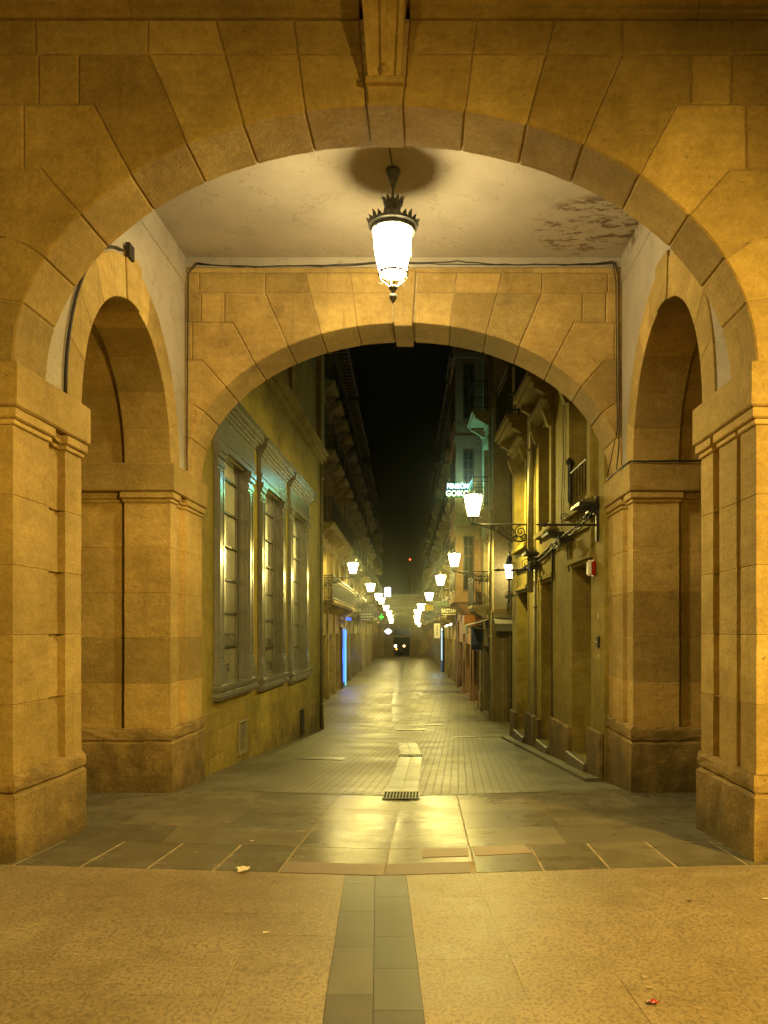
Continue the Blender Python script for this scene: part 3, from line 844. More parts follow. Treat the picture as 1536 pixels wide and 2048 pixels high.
def window(fr, parent, a, b, c, d, dp, mat, bars=(1,2), name='window'):
    bm = BM(); w = .055
    n0, n1 = -dp+.012, -dp+.06
    for s0, s1, z0, z1 in ((a,b,c,c+w),(a,b,d-w,d),(a,a+w,c+w,d-w),(b-w,b,c+w,d-w)): fr.box(bm, s0, s1, z0, z1, n0, n1)
    for k in range(1, bars[0]+1):
        s = a+(b-a)*k/(bars[0]+1); fr.box(bm, s-.025, s+.025, c+w, d-w, n0, n1+.004)
    for k in range(1, bars[1]+1):
        z = c+(d-c)*k/(bars[1]+1); fr.box(bm, a+w, b-w, z-.018, z+.018, n0, n1-.004)
    o = obj(name, bm, mat, parent)
    bm = BM(); fr.quad(bm, [(a,c,-dp),(b,c,-dp),(b,d,-dp),(a,d,-dp)]); obj('pane', bm, M['darkglass'], o)
    return o
def balcony(fr, parent, a, b, z, proj, mat, rail=.95, step=.13, consoles=2, ch=.30):
    bm = BM()
    fr.box(bm, a, b, z-.09, z, .002, proj); fr.box(bm, a+.04, b-.04, z-.16, z-.092, .002, proj-.06)
    for k in range(consoles):
        s = a+.15+(b-a-.3)*(k/(consoles-1) if consoles > 1 else .5)
        q = .065
        hexa(bm, [fr.p(s-q,z-.16-ch,.002), fr.p(s+q,z-.16-ch,.002), fr.p(s+q,z-.16-ch,.08), fr.p(s-q,z-.16-ch,.08),
                  fr.p(s-q,z-.25,.002), fr.p(s+q,z-.25,.002), fr.p(s+q,z-.25,proj-.16), fr.p(s-q,z-.25,proj-.16)])
        fr.box(bm, s-q, s+q, z-.249, z-.162, .002, proj-.12)
    o = obj('balcony', bm, mat, parent)
    bm = BM(); n1 = proj-.04
    for zz, h in ((z+rail-.03,.035),(z+.08,.02),(z+rail-.16,.015)):
        fr.box(bm, a+.03, b-.03, zz, zz+h, n1-.025, n1); fr.box(bm, a+.03, a+.055, zz, zz+h, .0, n1-.025); fr.box(bm, b-.055, b-.03, zz, zz+h, .0, n1-.025)
    s = a+.05
    while s < b-.04:
        fr.box(bm, s-.007, s+.007, z, z+rail-.03, n1-.02, n1-.006); s += step
    for k in range(1, 6):
        n = n1*k/6
        for s in (a+.042, b-.042): fr.box(bm, s-.007, s+.007, z, z+rail-.03, n-.007, n+.007)
    for s in (a+.042, b-.042): fr.box(bm, s-.018, s+.018, z, z+rail+.06, n1-.03, n1+.004)
    obj('railing', bm, M['iron'], o)
    return o
def downpipe(fr, parent, s, z0, z1, r=.05, mat=None):
    bm = BM(); tube(bm, [fr.p(s,z0,r+.02), fr.p(s,z1,r+.02)], r, 10)
    z = z0+.6
    while z < z1: tube(bm, [fr.p(s,z,r+.02), fr.p(s,z+.05,r+.02)], r*1.25, 10); z += 2.0
    return obj('downpipe', bm, mat or M['lead'], parent, True)
def eave(fr, parent, z, over, mat, rafters=True):
    bm = BM(); fr.box(bm, -.05, fr.len+.05, z-.06, z+.08, -.3, over); fr.box(bm, -.02, fr.len+.02, z-.42, z-.062, .002, .14); fr.box(bm, 0, fr.len, z-.26, z-.064, .14, .26)
    if rafters:
        s = .2
        while s < fr.len: fr.box(bm, s, s+.09, z-.16, z-.062, .27, over-.06); s += .5
    return obj('eave', bm, mat, parent)

# --- left corner building with the three grey windows
LB = thing('corner_building', 'ochre stone building on the left with three tall grey framed windows', 'building', (-2.95, 15, H(-2.9, 15)))
fl = Fr((-2.95, 9.69), (-2.95, 21.1), False)
assert fl.n.x > 0
win = [(10.74, 12.90, .72), (13.46, 15.78, .645), (16.28, 18.75, .58)]
ops = []
for y0, y1, zs in win: ops.append((y0-9.69+.34, y1-9.69-.34, zs+.12, 4.12, .2))
bm = wall_with_openings(fl, -1.6, 14.2, ops)
wall = obj('wall', bm, M['wallstone_l'], LB)
# ashlar courses of the lower wall as thin joints and a projecting plinth
bm = BM(); tlayer(bm)
zc = -1.4
row = 0
for zc, zd, n1 in ((-1.4,-.55,.03),(-.55,-.12,.028),(-.12,.22,.026),(.22,.50,.024)):
    s = .02 + (row % 2)*.45
    pieces = []
    s0 = .0
    while s0 < fl.len-.02:
        s1 = min(fl.len-.001, s0+R.uniform(.9,1.6)); pieces.append((s0, s1)); s0 = s1
    for a, b in pieces:
        block(bm, [(a, zc), (b, zc), (b, zd), (a, zd)], .003, n1, lambda p, q, t: tuple(fl.p(p, q, t)), .002, .005)
    row += 1
obj('base_courses', bm, M['wallstone'], LB)
bm = BM()
fl.box(bm, 0, fl.len, 6.02, 6.14, .002, .10); fl.box(bm, 0, fl.len, 6.14, 6.24, .002, .17); fl.box(bm, 0, fl.len, 6.24, 6.30, .002, .24); fl.box(bm, fl.len-.55, fl.len+.02, 6.30, 13.9, .002, .12); fl.box(bm, 0, fl.len+.03, 9.6, 9.8, .003, .2)
fl.box(bm, .3, 1.0, 6.30, 13.9, .002, .07); fl.box(bm, 3.6, 4.3, 6.3, 13.9, .002, .07); fl.box(bm, 6.8, 7.5, 6.3, 13.9, .002, .07)
obj('string_course', bm, M['wallstone_l'], LB)
downpipe(fl, LB, fl.len-.14, -1.0, 6.0, .045, M['lead'])
for i, (y0, y1, zs) in enumerate(win):
    a, b = y0-9.69, y1-9.69
    bm = BM()
    for s0, s1 in ((a+.3405, a+.3415), (b-.3415, b-.3405)): fl.box(bm, s0, s1, zs+.125, 4.11, -.099, -.001)
    fl.box(bm, a+.342, b-.342, 4.1105, 4.1185, -.128, -.001)
    for s0, s1 in ((a+.342, a+.375), (b-.46, b-.342)): fl.box(bm, s0, s1, zs+.125, 4.1095, -.128, -.10)
    w = obj('window', bm, M['greypaint'], LB)
    bm = BM(); z = zs+.62
    while z < 4.0: fl.box(bm, a+.376, b-.461, z, z+.032, -.128, -.085); z += .50
    obj('glazing_bars', bm, M['lantern_dark'], w)
    for p0, p1 in ((a+.02, a+.34), (b-.34, b-.02)):
        bm = BM()
        for d0, z0, z1, n in ((0, zs+.12, 4.10, .055), (-.018, zs+.12, zs+.30, .10), (-.008, zs+.30, zs+.40, .085), (.01, zs+.40, zs+.46, .07),
                              (-.01, 3.86, 3.92, .075), (-.016, 3.98, 4.05, .09), (-.022, 4.05, 4.13, .11)):
            fl.box(bm, p0+d0, p1-d0, z0, z1, .002+d0*.01, n)
        fl.box(bm, p0+.05, p0+.09, zs+.5, 3.82, .055, .075); fl.box(bm, p1-.09, p1-.05, zs+.5, 3.82, .055, .075); fl.box(bm, (p0+p1)/2-.03, (p0+p1)/2+.03, zs+.5, 3.82, .055, .068)
        obj('pilaster', bm, M['greypaint'], w)
    bm = BM()   # sill
    for z0, z1, n in ((zs-.09, zs-.045, .09), (zs-.045, zs+.01, .12), (zs+.01, zs+.05, .10), (zs+.05, zs+.085, .135), (zs+.085, zs+.118, .15)):
        fl.box(bm, a-.05-(n-.1), b+.10+(n-.1), z0, z1, -.02, n)
    fl.box(bm, a+.34, b-.34, zs+.10, zs+.122, -.19, .0)
    obj('sill', bm, M['greypaint'], w)
    bm = BM()   # entablature
    for z0, z1, n in ((4.131,4.21,.075), (4.21,4.29,.09), (4.29,4.56,.07), (4.56,4.61,.10), (4.61,4.66,.13), (4.66,4.70,.17), (4.70,4.79,.205), (4.79,4.84,.24)):
        fl.box(bm, a-.02-max(0, n-.09)*1.1, b+.02+max(0, n-.09)*1.3, z0, z1, .003, n)
    obj('cornice', bm, M['greypaint'], w)
    bm = BM(); fl.quad(bm, [(a+.34,zs+.12,-.13),(b-.34,zs+.12,-.13),(b-.34,4.12,-.13),(a+.34,4.12,-.13)])
    pane = obj('pane', bm, M['frost'], w)
    gr = {0: [('DCD EGA', .30, .70, .66, .32), ('sc', .24, .33, .3, .2)], 1: [('S/ MV', .30, .66, .62, .42), ('AD Mx', .26, .27, .6, .42)], 2: [('b', .28, .45, .2, .5)]}[i]
    for body, size, dz, wd, ds in gr:
        t = text('graffiti', body, size, fl.p((a+b)/2+ds, zs+dz, -.1285), (PI/2, 0, PI/2), M['ink'], w, .0005, .0, wd/max(.3, .2*len(body)))
        t.scale = (wd/(size*.62*len(body)), 1.15, 1)
for y0, y1, z0, z1, solid in ((11.98,12.46,-.31,.20,False),(17.7,18.12,-.80,-.20,True)):
    a, b = y0-9.69, y1-9.69
    bm = BM()
    for s0, s1, c, d in ((a,b,z0,z0+.03),(a,b,z1-.03,z1),(a,a+.03,z0+.03,z1-.03),(b-.03,b,z0+.03,z1-.03)): fl.box(bm, s0, s1, c, d, .03, .062)
    n = 11
    for k in range(n):
        z = z0+.04+(z1-z0-.08)*k/n
        fl.box(bm, a+.031, b-.031, z, z+.017, .034, .058)
    g = obj('vent_grille', bm, M['cable'] if solid else M['lead'], LB)
    bm = BM(); fl.box(bm, a+.01, b-.01, z0+.01, z1-.01, .0295, .0325); obj('backing', bm, M['black'], g)

# guard post on the left corner
gx, gy = -3.0, 21.35
bm = BM(); z = H(gx, gy); lathe(bm, [(.135,z-.05),(.13,z+.1),(.105,z+.85),(.10,z+.93),(.075,z+1.0),(.02,z+1.03)], (gx, gy), 14)
tag(obj('guard_post', bm, M['postmetal'], None, True), 'rounded stone guard post at the far corner of the left building', 'bollard')

# --- right first building
RB = thing('corner_building', 'ochre stone building on the right with three doorways and a low plinth', 'building', (2.0, 13.6, H(2.0, 13.6)))
frr = Fr((2.145, 9.70), (1.828, 17.5), True)
assert frr.n.x < 0
def sy(y): return (y-9.70)*frr.len/7.8
doors = [(10.36, 11.5, 2.50), (12.95, 13.98, 2.42), (15.45, 16.75, 2.37)]
ops = []
for y0, y1, zt in doors:
    ops.append((sy(y0), sy(y1), H(1.9, y0)+.16, zt, .55)); ops.append((sy(y0)+.04, sy(y1)-.04, 3.42, 5.15, .35)); ops.append((sy(y0)+.04, sy(y1)-.04, 5.78, 7.9, .3)); ops.append((sy(y0)+.04, sy(y1)-.04, 9.1, 11.2, .3))
obj('wall', wall_with_openings(frr, -1.4, 14.0, ops), M['wallstone_r'], RB)
for i, (y0, y1, zt) in enumerate(doors):
    a, b = sy(y0), sy(y1); zb = H(1.9, y0)+.16
    bm = BM(); fd = -.548
    frr.box(bm, a+.005, b-.005, zb, zt-.004, fd, fd+.03)
    for c, d in ((zb+.15, zb+.95), (zb+1.1, zt-.2)):
        for s0, s1 in ((a+.1, (a+b)/2-.05), ((a+b)/2+.05, b-.1)): frr.box(bm, s0, s1, c, d, fd+.03, fd+.05)
    dr = obj('door', bm, M['doorvoid'], RB)
    bm = BM(); tube(bm, [frr.p((a+b)/2-.04, zb+1.0, fd+.03), frr.p((a+b)/2-.04, zb+1.0, fd+.09)], .02, 8); obj('handle', bm, M['grate'], dr)
    bm = BM()   # framed panel above the lintel
    for s0, s1, c, d, n in ((a-.12,b+.12,zt+.05,zt+.12,.05),(a-.10,b+.10,zt+.46,zt+.52,.04),(a-.10,a-.05,zt+.12,zt+.46,.03),(b+.05,b+.10,zt+.12,zt+.46,.03)): frr.box(bm, s0, s1, c, d, .002, n)
    obj('lintel_panel', bm, M['wallstone_r'], RB)
    window(frr, RB, a+.04, b-.04, 3.42, 5.15, .35, M['darkwood'], (1, 2))
    window(frr, RB, a+.04, b-.04, 5.78, 7.9, .3, M['darkwood'], (1, 3))
    window(frr, RB, a+.04, b-.04, 9.1, 11.2, .3, M['darkwood'], (1, 3))
    bm = BM()   # surround and hood
    for s0, s1 in ((a-.14,a+.03),(b-.03,b+.14)): frr.box(bm, s0, s1, 3.30, 5.2, .002, .05)
    frr.box(bm, a-.22, b+.22, 3.22, 3.30, .002, .10)
    for c, d, n in ((5.20,5.27,.07),(5.27,5.34,.12),(5.34,5.40,.20)): frr.box(bm, a-.18, b+.18, c, d, .002, n)
    for s in (a-.08, b+.08):
        hexa(bm, [frr.p(s-.07,4.92,.05), frr.p(s+.07,4.92,.05), frr.p(s+.07,4.92,.10), frr.p(s-.07,4.92,.10), frr.p(s-.07,5.199,.05), frr.p(s+.07,5.199,.05), frr.p(s+.07,5.199,.20), frr.p(s-.07,5.199,.20)])
    obj('window_surround', bm, M['wallstone_r'], RB)
    balcony(frr, RB, a-.28, b+.28, 5.76, .46, M['wallstone_r'], .95, .12, 2, .22)
    balcony(frr, RB, a-.28, b+.28, 9.05, .42, M['wallstone_r'], .95, .12, 2, .22)
    # stone step in front of the door
    bm = BM(); tlayer(bm); hh = H(1.85, y0)
    block(bm, [(a+.01, -.5), (b-.01, -.5), (b-.01, .10), (a+.01, .10)], zb-.32, zb-.002, lambda p, q, t: tuple(frr.p(p, t, q)), 0, .012)
    obj('doorstep', bm, M['kerb'], RB)
edges = [0, sy(10.36)-.001, sy(11.5)+.001, sy(12.95)-.001, sy(13.98)+.001, sy(15.45)-.001, sy(16.75)+.001, frr.len]
for a, b in ((edges[0], edges[1]), (edges[2], edges[3]), (edges[4], edges[5]), (edges[6], edges[7])):
    bm = BM(); tlayer(bm); ym = 9.7+(a+b)/2*7.8/frr.len; zb = H(1.9, ym)
    block(bm, [(a, zb-.4), (b, zb-.4), (b, zb+.62), (a, zb+.62)], -.25 if a > .1 else .003, .065, lambda p, q, t: tuple(frr.p(p, q, t)), 0, .012)
    obj('plinth', bm, M['stone_low'], RB)
bm = BM(); tlayer(bm)
s = 0
while s < frr.len-.05:
    s1 = min(frr.len, s+1.1); y0 = 9.7+s*7.8/frr.len; y1 = 9.7+s1*7.8/frr.len
    za, zb_ = H(1.75, y0)+.05, H(1.75, y1)+.05
    hexa(bm, [frr.p(s+.004,za-.3,.0), frr.p(s1-.004,zb_-.3,.0), frr.p(s1-.004,zb_-.3,.24), frr.p(s+.004,za-.3,.24), frr.p(s+.004,za,.0), frr.p(s1-.004,zb_,.0), frr.p(s1-.004,zb_,.24), frr.p(s+.004,za,.24)]); s = s1
L = tlayer(bm)
for f in bm.faces:
    for l in f.loops: l[L] = (.5,.5,.5,1)
obj('kerb', bm, M['kerb'])['kind'] = 'structure'
downpipe(frr, RB, sy(14.65), 2.3, 13.8, .055)
downpipe(frr, RB, sy(14.3), -.6, 2.9, .03)
bm = BM(); frr.box(bm, sy(11.9), sy(12.3), 5.5, 13.9, .002, .06); frr.box(bm, sy(14.75), sy(15.1), 3.1, 13.9, .002, .06); frr.box(bm, 0, frr.len, 13.6, 13.9, .003, .3)
obj('pilaster', bm, M['wallstone_r'], RB)
bm = BM()      # dark iron rail post in the first upper window
tube(bm, [frr.p(sy(11.42),3.45,.05), frr.p(sy(11.42),4.0,.05)], .03, 8); lathe(bm, [(.05,4.0),(.055,4.05),(.02,4.09)], tuple(frr.p(sy(11.42),0,.05))[:2], 10)
for k in range(6): tube(bm, [frr.p(sy(10.45)+k*.17,3.45,.05), frr.p(sy(10.45)+k*.17,3.85,.05)], .008, 5)
tube(bm, [frr.p(sy(10.40),3.86,.05), frr.p(sy(11.42),3.86,.05)], .014, 6)
obj('window_rail', bm, M['iron'], RB)

# things fixed to the right wall
def spear_rod(y, z, length, label):
    t = thing('sign_bracket', label, 'iron bracket', tuple(frr.p(sy(y), z, 0)))
    bm = BM(); s = sy(y)
    tube(bm, [frr.p(s,z,.0), frr.p(s,z,length-.16), frr.p(s,z,length-.13), frr.p(s,z,length-.10), frr.p(s,z,length)], [.016,.016,.026,.026,.003], 8)
    obj('rod', bm, M['iron'], t)
    bm = BM()
    for c, r in (((.18,.12),.10), ((.42,.09),.065)):
        sp = spiral(c, r, .012, -PI/2, 3.4*PI, 40)
        tube(bm, [frr.p(s, z+q, p) for p, q in sp], .006, 5)
    tube(bm, [frr.p(s,z+.02,.05), frr.p(s,z+.34,.03)], .008, 5)
    obj('scroll', bm, M['iron'], t)
    bm = BM(); frr.box(bm, s-.04, s+.04, z-.2, z+.36, .0, .035); obj('wall_plate', bm, M['iron'], t)
spear_rod(9.98, 2.93, .80, 'long iron rod with a spear tip and scrolls beside the right rear pier')
spear_rod(14.45, 2.70, .82, 'iron rod with a spear tip on the right wall, farther, by the second floodlight')
def spike_ledge(y0, y1, z, label):
    t = thing('wall_bracket', label, 'spiked bracket', tuple(frr.p(sy((y0+y1)/2), z, 0)), 'spiked brackets on the right wall')
    a, b = sy(y0), sy(y1)
    bm = BM(); frr.box(bm, a, b, z-.01, z+.03, .0, .24); frr.box(bm, a+.03, b-.03, z-.12, z-.036, .0, .05)
    obj('shelf', bm, M['iron'], t)
    bm = BM()
    k = a+.02
    while k < b:
        for n in (.05,.11,.17,.22): tube(bm, [frr.p(k,z+.03,n), frr.p(k+R.uniform(-.02,.02),z+.10,n+R.uniform(-.02,.02))], .0035, 4)
        k += .05
    obj('spikes', bm, M['grate'], t)
spike_ledge(10.0, 10.5, 3.20, 'dark spiked bracket on the right wall nearest the pier, highest of three')
spike_ledge(12.1, 12.65, 3.08, 'dark spiked bracket on the right wall between the first and second doorways')
spike_ledge(14.2, 14.7, 2.98, 'dark spiked bracket on the right wall by the drainpipe, lowest of three')
cable('bundle of cables sagging along the right wall below the spiked brackets',
      wob([frr.p(sy(9.85),3.22,.06), frr.p(sy(10.6),3.10,.06), frr.p(sy(12.1),3.02,.06), frr.p(sy(12.7),3.0,.06), frr.p(sy(14.2),2.9,.06), frr.p(sy(15.0),2.85,.06), frr.p(sy(17.3),2.9,.06)], 8, .012, .03), .014,
      [wob([frr.p(sy(9.85),3.17,.05), frr.p(sy(10.9),3.02,.05), frr.p(sy(12.3),2.97,.05), frr.p(sy(14.2),2.84,.05), frr.p(sy(15.6),2.84,.05)], 10, .014, .04),
       wob([frr.p(sy(10.2),3.12,.04), frr.p(sy(11.4),2.98,.05), frr.p(sy(12.9),2.93,.04), frr.p(sy(14.6),2.8,.04)], 10, .014, .05)])
cable('thin cable running down the right wall between the doorways',
      wob([frr.p(sy(12.05),6.0,.02), frr.p(sy(12.0),4.2,.02), frr.p(sy(12.15),3.6,.02), frr.p(sy(12.1),3.0,.02)], 6, .01), .007)
cable('dark cable edging the first doorway on the right wall',
      wob([frr.p(sy(11.62),3.0,.03), frr.p(sy(11.66),2.8,.03), frr.p(sy(11.62),2.55,.03), frr.p(sy(11.56),2.46,.03)], 5, .008), .012)
cable('dark cable running down the right wall beside the second doorway',
      wob([frr.p(sy(12.82),3.0,.03), frr.p(sy(12.84),1.6,.03), frr.p(sy(12.84),-.2,.03)], 8, .005), .012)
def floodlight(y, z, label, k=.72):
    t = thing('floodlight', label, 'floodlight', tuple(frr.p(sy(y), z, 0)), 'floodlights on the right wall')
    s = sy(y)
    bm = BM(); hexa(bm, [frr.p(s-.09,z-.05,.10), frr.p(s+.09,z-.05,.10), frr.p(s+.12,z-.10,.30), frr.p(s-.12,z-.10,.30), frr.p(s-.07,z+.08,.12), frr.p(s+.07,z+.08,.12), frr.p(s+.11,z+.0,.33), frr.p(s-.11,z+.0,.33)])
    [setattr(v,'co',Vector(frr.p(s,z,0))+(v.co-Vector(frr.p(s,z,0)))*k) for v in bm.verts]; obj('housing', bm, M['iron'], t)
    bm = BM(); tube(bm, [frr.p(s,z,.0), frr.p(s,z,.12)], .02, 6)
    tube(bm, [frr.p(s, z+.13*math.sin(a), .22+.12*math.cos(a)) for a in [PI*k/8 for k in range(9)]], .009, 5)
    [setattr(v,'co',Vector(frr.p(s,z,0))+(v.co-Vector(frr.p(s,z,0)))*k) for v in bm.verts]; obj('yoke', bm, M['iron'], t)
    bm = BM(); frr.quad(bm, [(s-.11,z-.095,.308),(s+.11,z-.095,.308),(s+.10,z-.01,.333),(s-.10,z-.01,.333)]); [setattr(v,'co',Vector(frr.p(s,z,0))+(v.co-Vector(frr.p(s,z,0)))*k) for v in bm.verts]; obj('lens', bm, M['darkglass'], t)
floodlight(11.35, 2.90, 'dark floodlight above the nearest doorway on the right wall')
floodlight(13.9, 2.72, 'dark floodlight above the second doorway on the right wall')
floodlight(16.9, 2.34, 'dark floodlight above the farthest doorway on the right wall')
al = thing('alarm_box', 'red and white alarm siren above the first doorway on the right wall', 'alarm', tuple(frr.p(sy(10.12), 2.4, 0)))
bm = BM(); tube(bm, [frr.p(sy(10.12),2.27,.0), frr.p(sy(10.12),2.27,.05)], .01, 6)
s = sy(10.12)
pr = [(.03,-.16),(.075,-.13),(.085,0),(.08,.13),(.055,.155)]
bm.free(); bm = BM(); frr.box(bm, s-.06, s+.06, 2.29, 2.50, .002, .06); bmesh.ops.bevel(bm, geom=bm.edges[:], offset=.02, segments=2, affect='EDGES'); obj('case', bm, M['red'], al)
bm = BM(); frr.box(bm, s-.058, s+.058, 2.295, 2.495, .055, .11); bmesh.ops.bevel(bm, geom=bm.edges[:], offset=.018, segments=2, affect='EDGES'); obj('cover', bm, M['white'], al)
ib = thing('intercom_panel', 'small black panel on the right wall beside the rear pier', 'intercom', tuple(frr.p(sy(9.95), 1.5, 0)))
bm = BM(); s = sy(9.95); frr.box(bm, s-.05, s+.05, 1.38, 1.52, .002, .03); obj('plate', bm, M['iron'], ib)
bm = BM(); frr.box(bm, s-.04, s+.04, 1.445, 1.455, .03, .034); obj('slot', bm, M['white'], ib)
for y, z, w, h, lab in ((9.98, 1.78, .05, .09, 'torn white sticker above the black panel on the right wall'), (9.97, 1.27, .05, .06, 'torn white sticker below the black panel on the right wall')):
    bm = BM(); s = sy(y)
    bm.faces.new([bm.verts.new(frr.p(s+p*w, z+q*h, .004)) for p, q in ((-.5,-.4),(.1,-.5),(.5,-.1),(.35,.5),(-.2,.4),(-.45,.1))])
    tag(obj('sticker', bm, M['paper']), lab, 'sticker')

# ------------------------------------------------------------------ street lamps
def make_street_lamp():
    """origin at the wall; the arm reaches out along -x, the lantern stands on its end"""
    t = thing('street_lamp', 'lit street lamp on an iron bracket', 'street lamp', (0, 0, 0))
    A = 1.08
    bm = BM()
    tube(bm, [(0,0,0),(-A-.06,0,0)], .02, 6)
    tube(bm, [(-.02,0,0),(-.02,0,-.34)], .018, 6)
    # belly of the bracket and scrolls in the plane of the arm
    tube(bm, [(-.02,0,-.30),(-.16,0,-.33),(-.34,0,-.31),(-.52,0,-.20),(-.72,0,-.08),(-.95,0,-.02)], .018, 6)
    for c, r, a0, a1 in (((-.16,-.14),.12,PI/2,4.4*PI),((-.36,-.15),.11,-PI/2,-4.0*PI),((-.53,-.10),.075,PI/2,4.2*PI),((-.69,-.055),.045,PI/2,3.8*PI),((-.09,-.24),.07,PI,4.6*PI),((-.27,-.26),.05,0,3.4*PI)):
        tube(bm, [(p, 0, q) for p, q in spiral(c, r, .012, a0, a1, 34)], .0135, 5)
    tube(bm, [(-.33,0,-.31),(-.33,0,-.40)], [.03,.004], 6)
    obj('bracket', bm, M['iron'], t)
    bm = BM(); bx(bm, -.012, .012, -.05, .05, -.42, .06); obj('wall_plate', bm, M['iron'], t)
    bm = BM()
    for s in (-1, 1):
        tube(bm, [(-A,0,.02),(-A+s*.05,0,.035),(-A+s*.085,0,.075),(-A+s*.085,0,.14)], .009, 6)
        tube(bm, [(-A,0,.02),(-A,s*.05,.035),(-A,s*.085,.075),(-A,s*.085,.14)], .009, 6)
    lathe(bm, [(.10,.13),(.112,.15),(.10,.16)], (-A,0), 12)
    for k in range(6):
        a = 2*PI*k/6
        tube(bm, [(-A+.108*math.cos(a), .108*math.sin(a), .15), (-A+.188*math.cos(a), .188*math.sin(a), .56)], .007, 5)
    obj('frame', bm, M['iron'], t)
    bm = BM(); lathe(bm, [(.10,.16),(.182,.56)], (-A,0), 6, False); obj('glass', bm, M['glass_street'], t)
    bm = BM(); lathe(bm, [(.186,.56),(.20,.575),(.17,.60),(.10,.625),(.04,.64),(.02,.66),(.005,.68)], (-A,0), 12); obj('hood', bm, M['iron'], t)
    lamp('bulb', (-A, 0, .512), 1150, (1,.80,.20), .035, t)
    return t
proto = make_street_lamp()
def px(x, y, Y): return Vector(((x-HX)*Y/F, Y, EYE+(HY-y)*Y/F))
used = [False]
def place_lamp(wx, y, z, side, arm, label):
    o = proto if not used[0] else copy_tree(proto); used[0] = True
    o.location = (wx, y, z); o['label'] = label; o['group'] = 'lit bracket lamps along the street'
    o.rotation_euler = (0, 0, 0 if side > 0 else PI)
    o.scale = (arm/1.08, 1, 1) if abs(arm-1.08) > .02 else (1,1,1)
    return o
rl = [(15.3,1049,'nearest lit street lamp on the right, on a scrolled bracket below the hotel sign'),
      (25.3,1143,'second lit street lamp on the right, below the salmon bay window'),
      (33.0,1178,'third lit street lamp on the right, above the dark signboard'),
      (42.0,1207,'fourth lit street lamp on the right, just above the yellow sign')]
for Y, yb, lab in rl:
    wx = 1.92 if Y < 20 else xR(Y)
    lx = {15.3:.845, 25.3:.78, 33.0:.44, 42.0:-.04}[Y]
    place_lamp(wx, Y, EYE+(HY-yb)*Y/F, 1, wx-lx, lab)
bl = [c for c in proto.children if c.type == 'LIGHT'][0].data.copy(); bl.energy = 420
def dim(o):
    for c in o.children:
        if c.type == 'LIGHT': c.data = bl
far = 'one of the small lit street lamps close together far down the right side'
for Y, x_, yb in ((50,843,1226),(57,836,1235),(65,834.5,1245),(74,834.5,1251),(83,838.5,1256)):
    wx = xR(Y); dim(place_lamp(wx, Y, EYE+(HY-yb)*Y/F, 1, max(.6, wx-(x_-HX)*Y/F), far))
for Y, x_, yb, lab in ((31.0,706,1155,'nearest lit street lamp on the left, above the iron balcony'),(41.0,741,1189,'second lit street lamp on the left, farther than the balcony'),
                       (50.0,757,1205,'third lit street lamp on the left, left of the lit white sign'),(56.0,763,1212,'fourth lit street lamp on the left, below the lit white sign')):
    wx = xL(Y); place_lamp(wx, Y, EYE+(HY-yb)*Y/F, -1, (x_-HX)*Y/F-wx, lab)
far = 'one of the small lit street lamps close together far down the left side'
for Y, x_, yb in ((65,772,1225),(71,777.5,1234),(77,780.5,1242),(83,782.5,1249)):
    wx = xL(Y); dim(place_lamp(wx, Y, EYE+(HY-yb)*Y/F, -1, max(.6, (x_-HX)*Y/F-wx), far))

